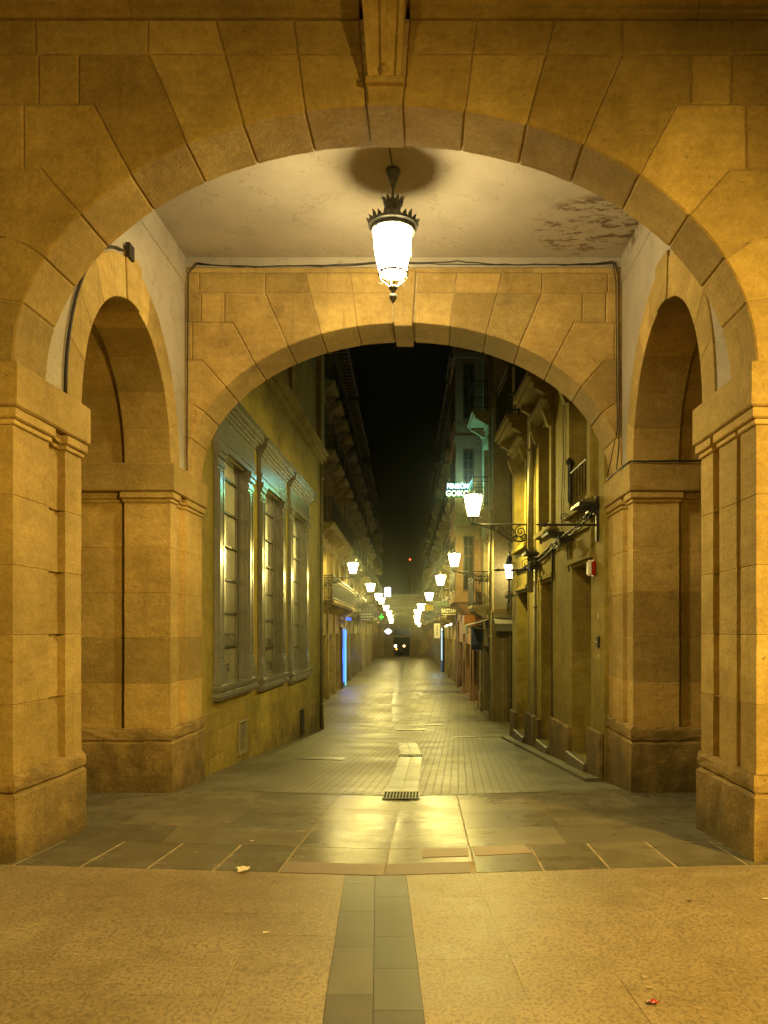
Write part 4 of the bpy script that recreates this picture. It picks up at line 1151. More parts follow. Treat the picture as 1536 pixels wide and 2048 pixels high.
# ------------------------------------------------------------------ street buildings
def house(name, label, side, Y0, Y1, ztop, floors, nb, wallm, over=.6, balc=None, wood='darkwood', shop=None, bars=(1,3), proj=.55, wfrac=.46, long_floor=()):
    X = xL if side < 0 else xR
    p0, p1 = (X(Y0), Y0), (X(Y1), Y1)
    fr = Fr(p0, p1, side > 0)
    t = thing(name, label, 'building', (p0[0], (Y0+Y1)/2, H(p0[0], Y0)))
    zb = H(p0[0], Y0)-.3
    ops = []; bw = fr.len/nb
    for z in floors:
        for k in range(nb):
            c = (k+.5)*bw; w = bw*wfrac/2
            ops.append((c-w, c+w, z+.02, min(z+2.15, ztop-.5), .25))
    shops = []
    for k in range(nb):
        c = (k+.5)*bw; w = bw*.33
        shops.append((c-w, c+w, H(p0[0], Y0+(Y1-Y0)*(k+.5)/nb)+.05, floors[0]-1.35, .3))
    obj('wall', wall_with_openings(fr, zb, ztop, ops+shops), wallm, t)
    for o in ops: window(fr, t, *o[:4], .25, M[wood], bars)
    for k, o in enumerate(shops):
        a, b, c, d = o[:4]
        kind = (shop or 'dsd')[k % len(shop or 'dsd')]
        bm = BM()
        if kind == 's':      # roller shutter
            fr.box(bm, a, b, c, d-.25, -.298, -.25); z = c+.05
            while z < d-.3: fr.box(bm, a+.01, b-.01, z, z+.05, -.25, -.232); z += .11
            fr.box(bm, a, b, d-.25, d, -.298, -.08)
            obj('roller_shutter', bm, M['shutter'], t)
        else:
            fr.box(bm, a, b, c, d, -.298, -.25)
            for s0, s1 in ((a+.06,(a+b)/2-.03),((a+b)/2+.03,b-.06)):
                fr.box(bm, s0, s1, c+.1, c+.8, -.25, -.225); fr.box(bm, s0, s1, c+.9, d-.5, -.25, -.225)
            fr.box(bm, a, b, d-.4, d-.34, -.25, -.2)
            obj('shop_door', bm, M['darkwood'], t)
    bm = BM()
    for z in floors: fr.box(bm, 0, fr.len, z-.28, z-.20, .002, .06)
    for k in range(nb+1):
        s = min(max(k*bw, .16), fr.len-.16); fr.box(bm, s-.15, s+.15, zb, floors[0]-.30, .002, .07); fr.box(bm, s-.18, s+.18, zb, zb+.95, .003, .10)
    for o in ops:
        a, b, c, d = o[:4]
        fr.box(bm, a-.14, b+.14, d+.02, d+.16, .002, .08); fr.box(bm, a-.13, a-.003, c, d+.018, .002, .045); fr.box(bm, b+.003, b+.13, c, d+.018, .002, .045)
    obj('trim', bm, wallm, t)
    for i, z in enumerate(floors):
        if balc and not balc[i % len(balc)]: continue
        if i in long_floor: balcony(fr, t, .15, fr.len-.15, z, proj, wallm, .95, .13, max(2, int(fr.len/1.3)), .32)
        else:
            for k in range(nb):
                c = (k+.5)*bw; w = bw*wfrac/2+.28
                balcony(fr, t, c-w, c+w, z, proj, wallm, .95, .13, 2, .32)
    eave(fr, t, ztop, over, M['darkwood'])
    downpipe(fr, t, .3, zb+.3, ztop-.3, .05)
    return t, fr
L2, f2 = house('town_house', 'first house beyond the side street on the left, with long iron balconies', -1, 30, 41.5, 14.0, (2.75,5.75,8.6,11.3), 4, walls['ochre'], .75, (1,1,1,1), 'whitewood', 'dsdd', long_floor=(0,1))
L3, f3 = house('town_house', 'second house along the left side, behind the second lamp', -1, 41.7, 55, 13.8, (2.7,5.6,8.5,11.2), 4, walls['grey'], .7, (1,1,1,1), 'darkwood', 'sdd')
L4, f4 = house('town_house', 'third house along the left side, near the green pharmacy cross', -1, 55.2, 71, 13.2, (2.6,5.4,8.2,10.8), 4, walls['cream'], .7, (1,1,1,1), 'darkwood', 'dsd')
L5, f5 = house('town_house', 'last house on the left before the far arch', -1, 71.2, 88, 12.6, (2.4,5.2,7.9,10.4), 4, walls['brown'], .6, (1,1,1,1), 'darkwood', 'dsd')
R2, g2 = house('corner_house', 'pale corner house across the side street on the right', 1, 24.5, 28.2, 14.6, (2.4,5.6,8.7,11.8), 1, walls['cream'], .6, (1,1,1,1), 'whitewood', 'd', proj=.6, wfrac=.36)
R3, g3 = house('town_house', 'salmon house with a projecting bay window on the right', 1, 28.3, 40, 14.4, (2.35,5.5,8.6,11.6), 3, walls['pink'], .65, (0,1,1,1), 'darkwood', 'sds', proj=.5)
R4, g4 = house('town_house', 'house on the right behind the fourth lamp, with a flower balcony', 1, 40.2, 55, 14.2, (2.4,5.3,8.2,11), 4, walls['ochre'], .6, (1,1,1,1), 'darkwood', 'sdsd')
R5, g5 = house('town_house', 'third house along the right side of the far street', 1, 55.2, 71, 13.2, (2.4,5.2,8,10.6), 4, walls['grey'], .6, (1,1,1,1), 'darkwood', 'dsd')
R6, g6 = house('town_house', 'last house on the right before the far arch', 1, 71.2, 88, 12, (2.3,5,7.6,10), 4, walls['brown'], .6, (1,1,1,1), 'darkwood', 'dsd')

# bay window of the salmon house
bay = fb = None
s0, s1, pj = .15, 3.2, .92
bm = BM(); tlayer(bm)
g3.box(bm, s0, s1, 2.62, 14.2, .004, pj)
for z in (2.62, 5.35, 8.45, 11.45): g3.box(bm, s0-.05, s1+.05, z-.02, z+.16, .004, pj+.06)
hexa(bm, [g3.p(s0+.4,2.0,.004), g3.p(s1-.4,2.0,.004), g3.p(s1-.4,2.0,.3), g3.p(s0+.4,2.0,.3), g3.p(s0,2.6,.004), g3.p(s1,2.6,.004), g3.p(s1,2.6,pj), g3.p(s0,2.6,pj)])
for z in (3.0, 6.1, 9.2, 12.0): g3.box(bm, s0-.03, s0-.001, z-.3, z-.18, .1, pj-.08)
L = tlayer(bm)
for f in bm.faces:
    for l in f.loops: l[L] = (.5,.5,.5,1)
bay = obj('bay', bm, walls['pink'], R3)
fs = Fr(tuple(g3.p(s0, 0, pj))[:2], tuple(g3.p(s0, 0, 0))[:2], False)
if fs.n.y > 0: fs = Fr(tuple(g3.p(s0, 0, 0))[:2], tuple(g3.p(s0, 0, pj))[:2], False)
fz = Fr(tuple(g3.p(s0, 0, pj))[:2], tuple(g3.p(s1, 0, pj))[:2], True)
for z in (3.0, 6.1, 9.2, 12.0):
    for fr_, a, b in ((fs, .26, fs.len-.26), (fz, .35, 1.3), (fz, 1.65, 2.7)):
        bm = BM()
        for q in ((a,b,z,z+.05),(a,b,z+1.95,z+2.0),(a,a+.05,z+.05,z+1.95),(b-.05,b,z+.05,z+1.95)): fr_.box(bm, *q, .002, .035)
        fr_.box(bm, (a+b)/2-.02, (a+b)/2+.02, z+.05, z+1.95, .004, .03); fr_.box(bm, a+.05, b-.05, z+1.25, z+1.30, .004, .03); fr_.box(bm, a+.05, b-.05, z+1.6, z+1.63, .004, .028)
        w = obj('window', bm, M['darkwood'], R3)
        bm = BM(); fr_.quad(bm, [(a+.04,z+.04,.003),(b-.04,z+.04,.003),(b-.04,z+1.96,.003),(a+.04,z+1.96,.003)]); obj('pane', bm, M['darkglass'], w)

# end wall of the pale corner house (faces us across the side street): awning, pipe, lantern
fe = Fr((1.98, 24.5), (7.5, 24.45), False)
assert fe.n.y < 0
downpipe(fe, R2, .50, -1.2, 12, .06)
bm = BM(); fe.box(bm, .02, .2, -1.3, 2.0, .004, .10); fe.box(bm, .32, .42, -1.3, 2.0, .004, .05); fe.box(bm, 0, 3.0, 2.05, 2.25, .004, .09); fe.box(bm, 1.2, 1.45, -1.3, 13, .004, .08)
obj('end_pilaster', bm, walls['ochre'], R2)
for z in (2.75, 5.9, 9.0):
    window(Fr((3.0, 24.40), (7.5, 24.36), False), R2, .35, 1.25, z, z+2.0, .02, M['whitewood'], (1, 2))
def awning(fr, a, b, z, proj, drop, mat, label):
    t = thing('awning', label, 'awning', tuple(fr.p((a+b)/2, z, 0)))
    bm = BM(); hexa(bm, [fr.p(a,z-.03,.01), fr.p(b,z-.03,.01), fr.p(b,z-drop*.45-.03,proj), fr.p(a,z-drop*.45-.03,proj), fr.p(a,z,.01), fr.p(b,z,.01), fr.p(b,z-drop*.45,proj), fr.p(a,z-drop*.45,proj)])
    fr.box(bm, a, b, z-drop, z-drop*.45-.03, proj-.02, proj); obj('canopy', bm, mat, t)
    bm = BM()
    for s in (a+.05, b-.05): tube(bm, [fr.p(s,z-drop*.8,.01), fr.p(s,z-drop*.5,proj-.02)], .014, 5)
    fr.box(bm, a, b, z+.0, z+.10, .01, .12); obj('frame', bm, M['lead'], t)
awning(fe, .0, 1.3, 1.98, .7, .42, M['awning_grey'], 'grey awning box on the wall facing the side street on the right')
awning(g2, .5, 2.6, 1.98, .75, .5, M['awning_white'], 'cream awning folded over the shopfront of the pale corner house')
wl = thing('wall_lantern', 'small lit lantern with a pointed dark hood at the right corner', 'lantern', (2.43, 24.4, 2.3))
lx, ly, lz = 2.40, 23.8, 3.22
bm = BM(); tube(bm, [(lx,24.42,lz-.9),(lx,24.1,lz-.75),(lx,ly+.06,lz-.45),(lx,ly,lz-.1)], .022, 6)
for c, r in (((24.15,lz-.55),.15),((24.25,lz-.95),.10)): tube(bm, [(lx, p, q) for p, q in spiral(c, r, .02, 0, 3.6*PI, 26)], .012, 5)
obj('bracket', bm, M['iron'], wl)
bm = BM(); lathe(bm, [(.09,lz-.06),(.165,lz+.34)], (lx,ly), 6, False); obj('glass', bm, M['glass_street'], wl)
bm = BM(); lathe(bm, [(.18,lz+.345),(.17,lz+.38),(.08,lz+.58),(.035,lz+.64),(.03,lz+.72),(.004,lz+.78)], (lx,ly), 8); lathe(bm, [(.05,lz-.12),(.095,lz-.07),(.095,lz-.055)], (lx,ly), 8)
for k in range(6):
    a = 2*PI*k/6; tube(bm, [(lx+.093*math.cos(a),ly+.093*math.sin(a),lz-.06),(lx+.17*math.cos(a),ly+.17*math.sin(a),lz+.345)], .007, 5)
obj('hood', bm, M['iron'], wl)
lamp('bulb', (lx, ly, lz+.14), 60, (1,.80,.28), .05, wl)

# ------------------------------------------------------------------ signs
up = (PI/2, 0, 0)
def blade(name, label, cat, xa, xb, Y, za, zb, mat, wallx, thick=.05, arm=True):
    t = thing(name, label, cat, ((xa+xb)/2, Y, za))
    bm = BM(); bx(bm, xa, xb, Y, Y+thick, za, zb); obj('panel', bm, mat, t)
    if arm:
        bm = BM()
        for z in (za+.05, zb-.05): tube(bm, [((xa if wallx < xa else xb), Y+thick/2, z), (wallx, Y+thick/2, z)], .012, 6)
        obj('arm', bm, M['iron'], t)
    return t
Y = 27.6
s = blade('neon_sign', 'lit white and green two line hotel sign above the nearest right street lamp', 'sign', .57, 1.37, Y, 6.24, 6.76, M['signboard'], 1.9)
gw = glow('neon_white', (.8,1,.97), 4); gg = glow('neon_green', (.06,.5,.02), .22); gt = glow('neon_teal', (.1,.5,.55), .3); gl = glow('neon_pale_green', (.85,1,.75), 3.5)
bm = BM(); bx(bm, .575, 1.365, Y-.012, Y-.001, 6.50, 6.755); obj('upper_field', bm, gt, s)
bm = BM(); bx(bm, .575, 1.365, Y-.012, Y-.001, 6.245, 6.498); obj('lower_field', bm, gg, s)
o = text('lettering', 'PENSION', .23, (.97, Y-.02, 6.63), up, gw, s, .006, .002); o.scale = (.80, 1, 1)
o = text('lettering', 'GOIKO', .27, (.96, Y-.02, 6.375), up, gl, s, .006, .003); o.scale = (.92, 1, 1)
lamp('tube', (.97, Y-.15, 6.4), 60, (.2,1,.3), .12, s)
lamp('tube', (1.1, Y-.1, 6.75), 55, (.3,.95,1), .12, s)
Y = 34.0
s = blade('hanging_sign', 'dark signboard with one row of large pale letters on the right', 'sign', .46, 1.13, Y, 2.24, 2.56, M['signboard'], 1.67)
o = text('lettering', 'BAZTAN', .2, (.80, Y-.006, 2.42), up, M['signletter'], s, .003, .004); o.scale = (.78, 1.15, 1)
bm = BM(); bx(bm, .50, 1.10, Y-.006, Y, 2.26, 2.29); obj('stripe', bm, M['signletter'], s)
s = blade('hanging_sign', 'dark sign frame with faded green marks above the pale lettered signboard', 'sign', .2, 1.13, 34.3, 2.62, 2.85, M['signboard'], 1.66)
bm = BM()
for k in range(4): bx(bm, .36+k*.15, .45+k*.15, 34.294, 34.3, 2.68, 2.78)
obj('faded_marks', bm, M['leaf'], s)
Y = 41.2
s = blade('hanging_sign', 'bright yellow sign below the fourth lamp on the right', 'sign', -.32, .17, Y, 2.63, 2.93, M['yellow'], 1.43)
bm = BM()
for k, (a, b) in enumerate(((-.28,-.02),(.0,.13),(-.28,-.16),(-.12,.12))): bx(bm, a, b, Y-.006, Y, 2.85-.11*(k//2), 2.875-.11*(k//2))
obj('faded_marks', bm, M['signboard'], s)
Y = 44.0
s = blade('hanging_sign', 'tall cream hanging sign with a column of small dark marks', 'sign', .23, .56, Y, 1.15, 1.96, M['awning_white'], 1.32)
bm = BM()
for k in range(5): bx(bm, .36, .43, Y-.006, Y, 1.3+k*.12, 1.36+k*.12)
obj('faded_marks', bm, M['signboard'], s)
Y = 42.0
s = blade('hanging_sign', 'dark rectangular sign with rows of faded letters on the left', 'sign', -3.78, -2.98, Y, 2.08, 2.56, M['signboard'], -4.5)
bm = BM()
for r_, n in ((2.44, 7), (2.30, 8), (2.15, 6)):
    for k in range(n): bx(bm, -3.70+k*.088, -3.645+k*.088, Y-.006, Y, r_-.035, r_+.035)
obj('faded_marks', bm, M['awning_grey'], s)
Y = 62.0
t = thing('pharmacy_cross', 'small green lit cross sign on the left side of the street', 'sign', (-3.8, Y, 2.4))
bm = BM(); bx(bm, -4.02, -3.62, Y, Y+.08, 2.56, 2.7); bx(bm, -3.89, -3.75, Y+.001, Y+.079, 2.42, 2.84); obj('panel', bm, M['signboard'], t)
bm = BM(); bx(bm, -4.0, -3.64, Y-.01, Y-.001, 2.58, 2.68); bx(bm, -3.87, -3.77, Y-.009, Y-.0005, 2.44, 2.82); obj('lit_cross', bm, glow('cross_green', (.05,.8,.05), 2.2), t)
bm = BM(); tube(bm, [(-5.0, Y+.04, 2.63), (-4.02, Y+.04, 2.63)], .015, 6); obj('arm', bm, M['iron'], t)
Y = 66.0
s = blade('light_box_sign', 'bright white rectangular light box high on the left side', 'sign', -3.82, -3.28, Y, 4.38, 5.16, M['signboard'], -5.15, .12)
bm = BM(); bx(bm, -3.80, -3.30, Y-.01, Y-.001, 4.40, 5.14); obj('lit_face', bm, glow('light_box', (.72,.88,1), 10), s)
Y = 75.0
s = blade('light_box_sign', 'small lozenge shaped white lit sign low on the left near the far arch', 'sign', -4.2, -3.75, Y, 1.2, 1.72, M['signboard'], -5.35, .1)
bm = BM(); L_ = tlayer(bm)
gz_ = glow('lozenge_light', (.8,.9,1), 9)
bx(bm, -4.14, -3.81, Y-.012, Y-.001, 1.24, 1.40); bx(bm, -4.30, -3.65, Y-.012, Y-.001, 1.41, 1.53); bx(bm, -4.14, -3.81, Y-.012, Y-.001, 1.54, 1.68)
obj('lit_face', bm, gz_, s)
# lit shop entrance on the left (blue), narrow lit window on the right
def strip(name, parent, fr, a, b, z0, z1, n0, n1, mat):
    bm = BM(); fr.box(bm, a, b, z0, z1, n0, n1); return obj(name, bm, mat, parent)
nd = thing('neon_doorway', 'blue and cyan lit shop doorway on the left side of the street', 'shop doorway', tuple(f2.p(9.0, H(-4.4, 39), 0)))
zz = H(-4.5, 39)
strip('frame', nd, f2, 8.55, 10.9, zz+.02, 1.75, .075, .16, M['signboard'])
strip('blue_tube', nd, f2, 9.0, 9.75, zz+.3, 1.62, .161, .19, glow('blue_neon', (.03,.09,1), 5.5))
strip('cyan_panel', nd, f2, 9.95, 10.7, zz+.05, 1.2, .161, .185, glow('cyan_panel', (.25,.85,.8), 1.0))
strip('blue_panel', nd, f2, 9.95, 10.7, 1.2, 1.62, .161, .185, glow('blue_panel', (.08,.25,1), 3))
strip('blue_awning_tube', nd, f2, 8.9, 10.9, 2.10, 2.22, .30, .42, glow('blue_tube', (.05,.12,1), 2.5))
lamp('tube', tuple(f2.p(9.8, .3, .6)), 40, (.12,.25,1), .3, nd)
ns = thing('lit_shop_window', 'tall narrow pale blue lit shop window on the right side of the street', 'shop window', tuple(g4.p(14.0, H(.9, 54), 0)))
zz = H(.9, 54)
strip('frame', ns, g4, 13.4, 14.75, zz+.02, 1.75, .075, .14, M['signboard'])
strip('lit_face', ns, g4, 13.5, 14.65, zz+.8, 1.5, .141, .16, glow('pale_blue_window', (.55,.85,1), 1.3))
strip('lower_face', ns, g4, 13.5, 14.65, zz+.05, zz+.78, .141, .16, glow('deep_blue_window', (.1,.22,.42), .5))
strip('lamp_spot', ns, g4, 13.7, 14.4, 1.58, 1.68, .141, .16, glow('window_spot', (.6,.85,1), 8))
lamp('tube', tuple(g4.p(14.0, .2, .6)), 30, (.45,.8,1), .3, ns)
for Y, z, n, lab in ((37.5, 1.86, .5, 'small white tube light over a shop on the right, nearer of two'), (40.9, 1.82, .5, 'small white tube light over a shop on the right, farther of two')):
    fr_ = g3 if Y < 40 else g4
    s_ = (Y-28.3) if Y < 40 else Y-40.2
    t = thing('tube_light', lab, 'light', tuple(fr_.p(s_, z, 0)))
    bm = BM(); tube(bm, [fr_.p(s_,z+.04,.0), fr_.p(s_,z+.03,n)], .012, 5); obj('arm', bm, M['iron'], t)
    bm = BM(); tube(bm, [fr_.p(s_-.3,z-.03,n+.12), fr_.p(s_+.3,z+.03,n)], .035, 8); obj('tube', bm, glow('tube_light', (1,.95,.82), 9), t)
# shop fascias under the bay
fa = thing('shop_sign', 'brown and red fascia box over the shopfront under the bay window', 'sign', tuple(g3.p(.4, 1.9, 0)))
bm = BM(); g3.box(bm, .1, .8, 1.72, 2.14, .01, .62); obj('panel', bm, flat('brown_fascia', (.28,.10,.015), .5, var=.15), fa)
bm = BM(); g2.box(bm, g2.len-.1, g2.len, 1.8, 2.2, .02, .12); obj('red_edge', bm, M['red'], fa)
bb = thing('shop_sign', 'dark blue vertical banner beside the cream awning', 'sign', tuple(g2.p(3.4, 1.0, 0)))
bm = BM(); g2.box(bm, 3.2, 3.3, .9, 1.75, .05, .42); obj('panel', bm, flat('blue_banner', (.02,.035,.10), .5), bb)
# geraniums on the balcony behind the fourth lamp
fbx = thing('flower_box', 'planter of red geraniums on the iron balcony at the right', 'flower box', tuple(g3.p(9.6, 2.55, .45)))
bm = BM(); g3.box(bm, 8.6, 10.6, 2.36, 2.54, .3, .55); obj('trough', bm, M['darkwood'], fbx)
bml, bmp = BM(), BM()
for k in range(260):
    p = g3.p(R.uniform(8.55,10.65), 2.54+R.random()**1.4*.38, .42+R.uniform(-.16,.2)); q = Vector((R.uniform(-1,1), R.uniform(-1,1), R.uniform(-.3,1))).normalized()
    a = q.orthogonal().normalized(); b = q.cross(a); sz = R.uniform(.03,.055); tgt = bml if k % 4 else bmp
    tgt.faces.new([tgt.verts.new(p+a*sz*math.cos(w)+b*sz*.7*math.sin(w)) for w in (0, 1.05, 2.1, 3.14, 4.2, 5.25)])
obj('leaves', bml, M['leaf'], fbx, recalc=False); obj('blossoms', bmp, M['petal'], fbx, recalc=False)

# ------------------------------------------------------------------ the far end: arched building, car, lights beyond
FA = thing('arched_building', 'dim stone building with an arched passage closing the far end of the street', 'building', (-3.2, 89, H(-3.2, 88)))
ax = -3.15
def arch_sheet(bm, Yf, Yb, hw, zs, zt, zb, x0, x1):
    N = 28; prev = None; xs = [x0, ax-hw]+[ax+hw*math.sin(-PI/2+PI*k/N) for k in range(1, N)]+[ax+hw, x1]
    for x in xs:
        d = (x-ax)/hw; lo = zs+hw*math.sqrt(max(0, 1-d*d)) if abs(d) < .9999 else None
        z = lo if lo is not None else zs
        r = [bm.verts.new((x, yy, z2)) for yy, z2 in ((Yf, z), (Yf, zt), (Yb, zt), (Yb, z))]
        if prev:
            for i in range(4): bm.faces.new((prev[i], prev[(i+1) % 4], r[(i+1) % 4], r[i]))
        prev = r
    for a, b in ((x0, ax-hw), (ax+hw, x1)): bx(bm, a, b, Yf, Yb, zb, zs)
bm = BM(); arch_sheet(bm, 89.0, 90.2, 2.0, 1.30, 5.6, -1.6, -14, 9); obj('wall', bm, walls['ochre'], FA)
bm = BM(); arch_sheet(bm, 92.5, 93.3, 1.12, .92, 5.4, -1.6, -14, 9); obj('inner_wall', bm, walls['ochre'], FA)
bm = BM(); bx(bm, ax-1.15, ax+1.15, 92.9, 93.1, .72, .95); bx(bm, ax+.75, ax+1.12, 92.7, 93.2, -1.7, .72); obj('lintel', bm, walls['ochre'], FA)
bm = BM(); bx(bm, ax-1.1, ax+1.1, 92.95, 93.0, .96, 2.1); obj('lunette', bm, M['darkglass'], FA)
bm = BM()
for k in range(24):
    t0, t1 = PI*k/24, PI*(k+1)/24
    hexa(bm, [(ax+r*math.cos(t), y, 1.30+r*math.sin(t)) for y, (r, t) in ((88.9,(2.0,t0)),(88.9,(2.3,t0)),(88.999,(2.3,t0)),(88.999,(2.0,t0)),(88.9,(2.0,t1)),(88.9,(2.3,t1)),(88.999,(2.3,t1)),(88.999,(2.0,t1)))])
for z in (4.0, 5.44): bx(bm, -14, 9, 88.85, 88.999, z, z+.18)
obj('arch_moulding', bm, walls['cream'], FA)
nb = thing('notice_board', 'pale notice board on the far wall at the right of the arch', 'notice board', (.0, 88.9, -.6))
bm = BM(); bx(bm, -.35, .12, 88.84, 88.9, -.75, .05); obj('panel', bm, M['awning_white'], nb)
# parked car seen through the arch
cx, cy = -5.0, 128.0
cz = H(cx, cy)
car = thing('parked_car', 'small reddish car parked beyond the far arch', 'car', (cx, cy, cz))
bm = BM()
secs = [(-.82,.45,.75),(-.80,.30,.98),(-.6,.25,1.0)]
prof = [(-1.9,.35),(-1.95,.75),(-1.75,.95),(-1.1,1.0),(-.75,1.42),(.55,1.45),(1.25,1.0),(1.85,.95),(2.0,.7),(1.95,.35)]
rings = []
for x, inn in ((-.82,.0),(-.70,.06),(.70,.06),(.82,.0)):
    rings.append([bm.verts.new((cx+(x if z < 1.05 else x*.85), cy+y, cz+z)) for y, z in prof])
for A_2, B_2 in zip(rings, rings[1:]):
    for k in range(len(prof)): bm.faces.new((A_2[k], A_2[(k+1) % len(prof)], B_2[(k+1) % len(prof)], B_2[k]))
bm.faces.new(rings[0][::-1]); bm.faces.new(rings[-1])
obj('body', bm, flat('car_paint', (.4,.06,.07), .3, spec=.6), car)
bm = BM(); hexa(bm, [(cx-.62,cy-1.08,cz+1.03),(cx+.62,cy-1.08,cz+1.03),(cx+.62,cy-1.04,cz+1.03),(cx-.62,cy-1.04,cz+1.03),(cx-.54,cy-.80,cz+1.38),(cx+.54,cy-.80,cz+1.38),(cx+.54,cy-.76,cz+1.38),(cx-.54,cy-.76,cz+1.38)]); obj('rear_window', bm, M['darkglass'], car)
for sx_ in (-1, 1):
    bm = BM(); bx(bm, cx+sx_*.68-.1, cx+sx_*.68+.1, cy-1.99, cy-1.94, cz+.68, cz+.82); obj('tail_light', bm, glow('tail_light_%d' % sx_, (1,.1,.12), 1.2), car)
    for wy in (-1.25, 1.3):
        bm = BM(); tube(bm, [(cx+sx_*.84,cy+wy,cz+.32),(cx+sx_*.66,cy+wy,cz+.32)], .32, 14); obj('wheel', bm, M['cable'], car)
def quay_lamp(x, y, z, c, st, label, r=.25):
    t = thing('quay_lamp', label, 'lamp', (x, y, H(x, y)))
    bm = BM(); tube(bm, [(x,y,H(x,y)),(x,y,z-r)], [.09,.05], 8); obj('pole', bm, M['iron'], t)
    bm = BM(); lathe(bm, [(.02,z-r),(r*.8,z-r*.6),(r,z),(r*.8,z+r*.6),(.02,z+r)], (x,y), 10); obj('globe', bm, glow('quay_light', c, st), t)
p = px(791, 1292, 150); quay_lamp(p.x, 150, p.z, (1,.75,.7), 9, 'pinkish white lamp beyond the far arch', .26)
p = px(792.5, 1298, 155); quay_lamp(p.x, 155, p.z, (1,.42,.05), 4, 'orange lamp beyond the far arch', .22)
p = px(808, 1292, 160); quay_lamp(p.x, 160, p.z, (1,.6,.25), 4, 'amber lamp beyond the far arch at the right', .26)
p = px(820, 1119, 260)
mt = thing('radio_mast', 'tall dark mast with a tiny red beacon against the night sky', 'mast', (p.x, 260, H(p.x, 260)))
bm = BM(); tube(bm, [(p.x,260,H(p.x,260)),(p.x,260,p.z-.25)], [.16,.06], 8)
for k in range(8): bx(bm, p.x-.3+k*.02, p.x+.3-k*.02, 259.97, 260.03, 5+k*2.6, 5.06+k*2.6)
obj('pole', bm, M['iron'], mt)
bm = BM(); lathe(bm, [(.05,p.z-.25),(.25,p.z-.12),(.27,p.z+.1),(.05,p.z+.25)], (p.x,260), 10); obj('beacon', bm, glow('red_beacon', (1,.08,.03), 9), mt)

# ------------------------------------------------------------------ litter
def scrap(name, label, cat, x_, y_, s, mat, seed, gz=1.56, tall=.25):
    Y = None
    Y = 5.0
    for _ in range(30): Y = (EYE-H((x_-HX)*Y/F, Y))*F/(y_-HY)
    X = (x_-HX)*Y/F; rr = random.Random(seed); z = H(X, Y)+.004
    bm = BM(); n = 4; G = []
    for j in range(n+1):
        G.append([bm.verts.new((X+(i/n-.5)*s*(1+rr.uniform(-.2,.2)), Y+(j/n-.5)*s*.7*(1+rr.uniform(-.2,.2)), z+rr.random()*s*tall)) for i in range(n+1)])
    for j in range(n):
        for i in range(n):
            if (i in (0, n-1) and j in (0, n-1)) and rr.random() < .6: continue
            bm.faces.new((G[j][i], G[j][i+1], G[j+1][i+1], G[j+1][i]))
    return tag(obj(name, bm, mat), label, cat)
scrap('paper_scrap', 'crumpled white paper on the edge of the slate paving', 'litter', 484, 1744, .085, M['paper'], 3, tall=.4)
scrap('paper_scrap', 'tiny white scrap on the slate joint near the left pier', 'litter', 503, 1683, .03, M['paper'], 5)
scrap('paper_scrap', 'small white scrap on the granite left of the grey band', 'litter', 532, 1867, .028, M['paper'], 8)
scrap('paper_scrap', 'small pale scrap at the right edge of the granite paving', 'litter', 1530, 1799, .03, M['paper'], 9)
scrap('sweet_wrapper', 'red and silver sweet wrapper on the granite at lower right', 'litter', 1308, 2008, .05, M['red'], 11, tall=.3)
scrap('paper_scrap', 'white bit of foil beside the red sweet wrapper', 'litter', 1297, 2006, .022, M['white'], 14)
scrap('dry_leaf', 'dark curled leaf on the granite below the right side of the arch', 'litter', 1379, 1803, .03, M['darkwood'], 12)
scrap('twig', 'reddish twig lying at the foot of the left pier', 'litter', 345, 1651, .09, M['postmetal'], 13, tall=.05)
def gum(x_, y_, s, label):
    Y = 4.0
    for _ in range(30): Y = (EYE-H((x_-HX)*Y/F, Y))*F/(y_-HY)
    X = (x_-HX)*Y/F; bm = BM()
    v = [bm.verts.new((X+s*math.cos(a)*(1+R.uniform(-.2,.2)), Y+s*math.sin(a)*(1+R.uniform(-.2,.2)), H(X, Y)+.004)) for a in [2*PI*k/12 for k in range(12)]]
    bm.faces.new(v); tag(obj('gum_spot', bm, M['joint']), label, 'gum spot', 'pale gum spots on the granite')
gum(1288, 1873, .014, 'pale gum spot on the granite at right, farthest from the wrapper')
gum(1289, 1955, .013, 'pale gum spot above the wrapper, upper of a close pair')
gum(1300, 1976, .015, 'pale gum spot above the wrapper, lower of a close pair')
gum(1421, 1957, .008, 'tiny gum spot to the right of the wrapper')

# ------------------------------------------------------------------ plaza lanterns behind the viewer (they light the front of the arcade)
def plaza_light(name, loc, target, power, color, size, blend=.9):
    l = bpy.data.lights.new(name, 'SPOT'); l.energy = power; l.color = color; l.shadow_soft_size = .12; l.spot_size = size; l.spot_blend = blend
    o = bpy.data.objects.new(name, l); COL.objects.link(o); o.location = loc
    o.rotation_euler = (Vector(target)-Vector(loc)).to_track_quat('-Z', 'Y').to_euler()
    return o
plaza_light('plaza_lantern', (3.9, .6, 4.1), (1.1, 4.0, .1), 3050, (1,.635,.145), math.radians(128), 1.0)
plaza_light('plaza_lantern', (-4.6, -2.2, 4.2), (-2.2, 2.2, .3), 800, (1,.635,.145), math.radians(130), 1.0)
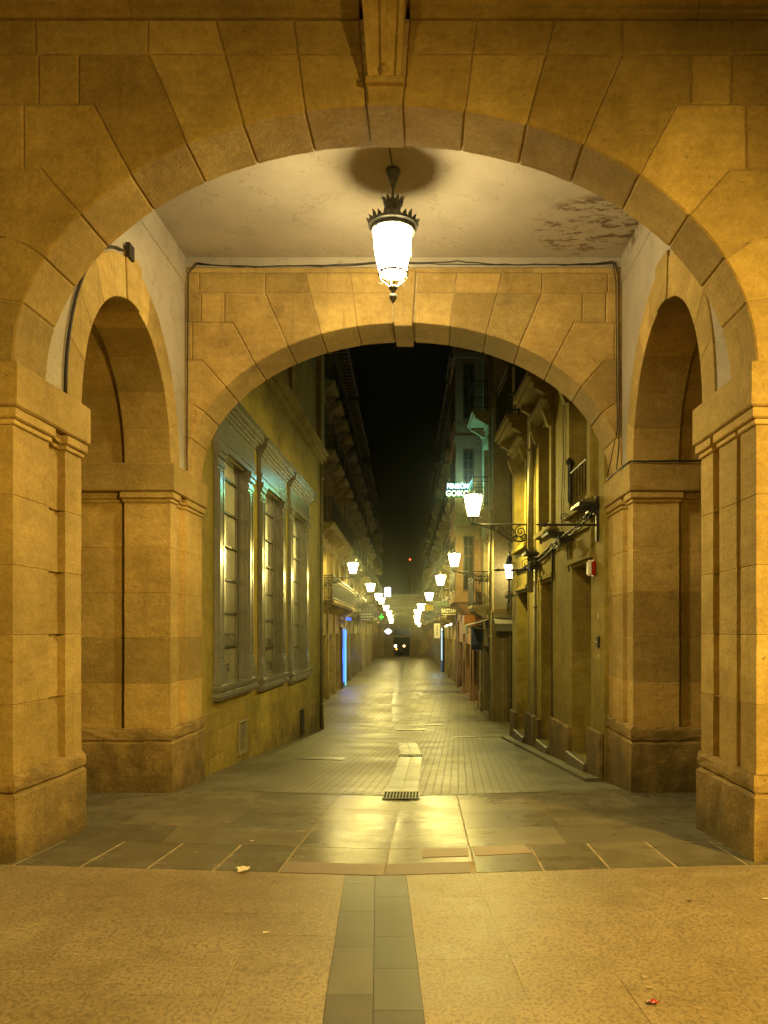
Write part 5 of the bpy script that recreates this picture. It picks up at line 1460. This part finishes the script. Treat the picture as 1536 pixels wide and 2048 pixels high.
# lanterns of the neighbouring arcade bays
lamp('gallery_bulb', (-7.5, 7.4, 4.8), 16, (1,.72,.24), .1, None)

# ------------------------------------------------------------------ world: night sky and thin scattering volume added for the lamp halos
w = bpy.data.worlds.new('World'); sc.world = w; w.use_nodes = True
nt = w.node_tree; nt.nodes.clear()
wo = nt.nodes.new('ShaderNodeOutputWorld'); bg = nt.nodes.new('ShaderNodeBackground')
sky = nt.nodes.new('ShaderNodeTexSky'); sky.sky_type = 'NISHITA'; sky.sun_disc = False; sky.sun_elevation = math.radians(-6); sky.sun_rotation = math.radians(200)
nt.links.new(sky.outputs[0], bg.inputs[0]); bg.inputs[1].default_value = .05
nt.links.new(bg.outputs[0], wo.inputs[0])
HAZE = True
if HAZE:
    vs = nt.nodes.new('ShaderNodeVolumeScatter'); vs.inputs['Density'].default_value = .00042; vs.inputs['Anisotropy'].default_value = .975
    vs.inputs['Color'].default_value = (.85,.95,.85,1)
    nt.links.new(vs.outputs[0], wo.inputs['Volume'])

# ------------------------------------------------------------------ camera and render
cam = bpy.data.cameras.new('camera'); co = bpy.data.objects.new('camera', cam); COL.objects.link(co)
co.location = (0, 0, EYE); co.rotation_euler = (PI/2, 0, 0)
cam.sensor_fit = 'HORIZONTAL'; cam.sensor_width = 36; cam.lens = F/1536*36
# with a horizontal fit shift is measured in image widths
cam.shift_x = (768-HX)/1536; cam.shift_y = (HY-1024)/1536
cam.clip_start = .05; cam.clip_end = 2000
sc.camera = co
sc.view_settings.view_transform = 'Standard'; sc.view_settings.look = 'None'; sc.view_settings.exposure = 0; sc.view_settings.gamma = 1
sc.render.engine = 'CYCLES'
sc.cycles.use_denoising = True
try: sc.cycles.denoiser = 'OPENIMAGEDENOISE'
except Exception: pass
sc.cycles.max_bounces = 8; sc.cycles.diffuse_bounces = 4; sc.cycles.glossy_bounces = 4; sc.cycles.transparent_max_bounces = 12; sc.cycles.volume_bounces = 0
sc.cycles.sample_clamp_indirect = 6
sc.cycles.caustics_reflective = False; sc.cycles.caustics_refractive = False
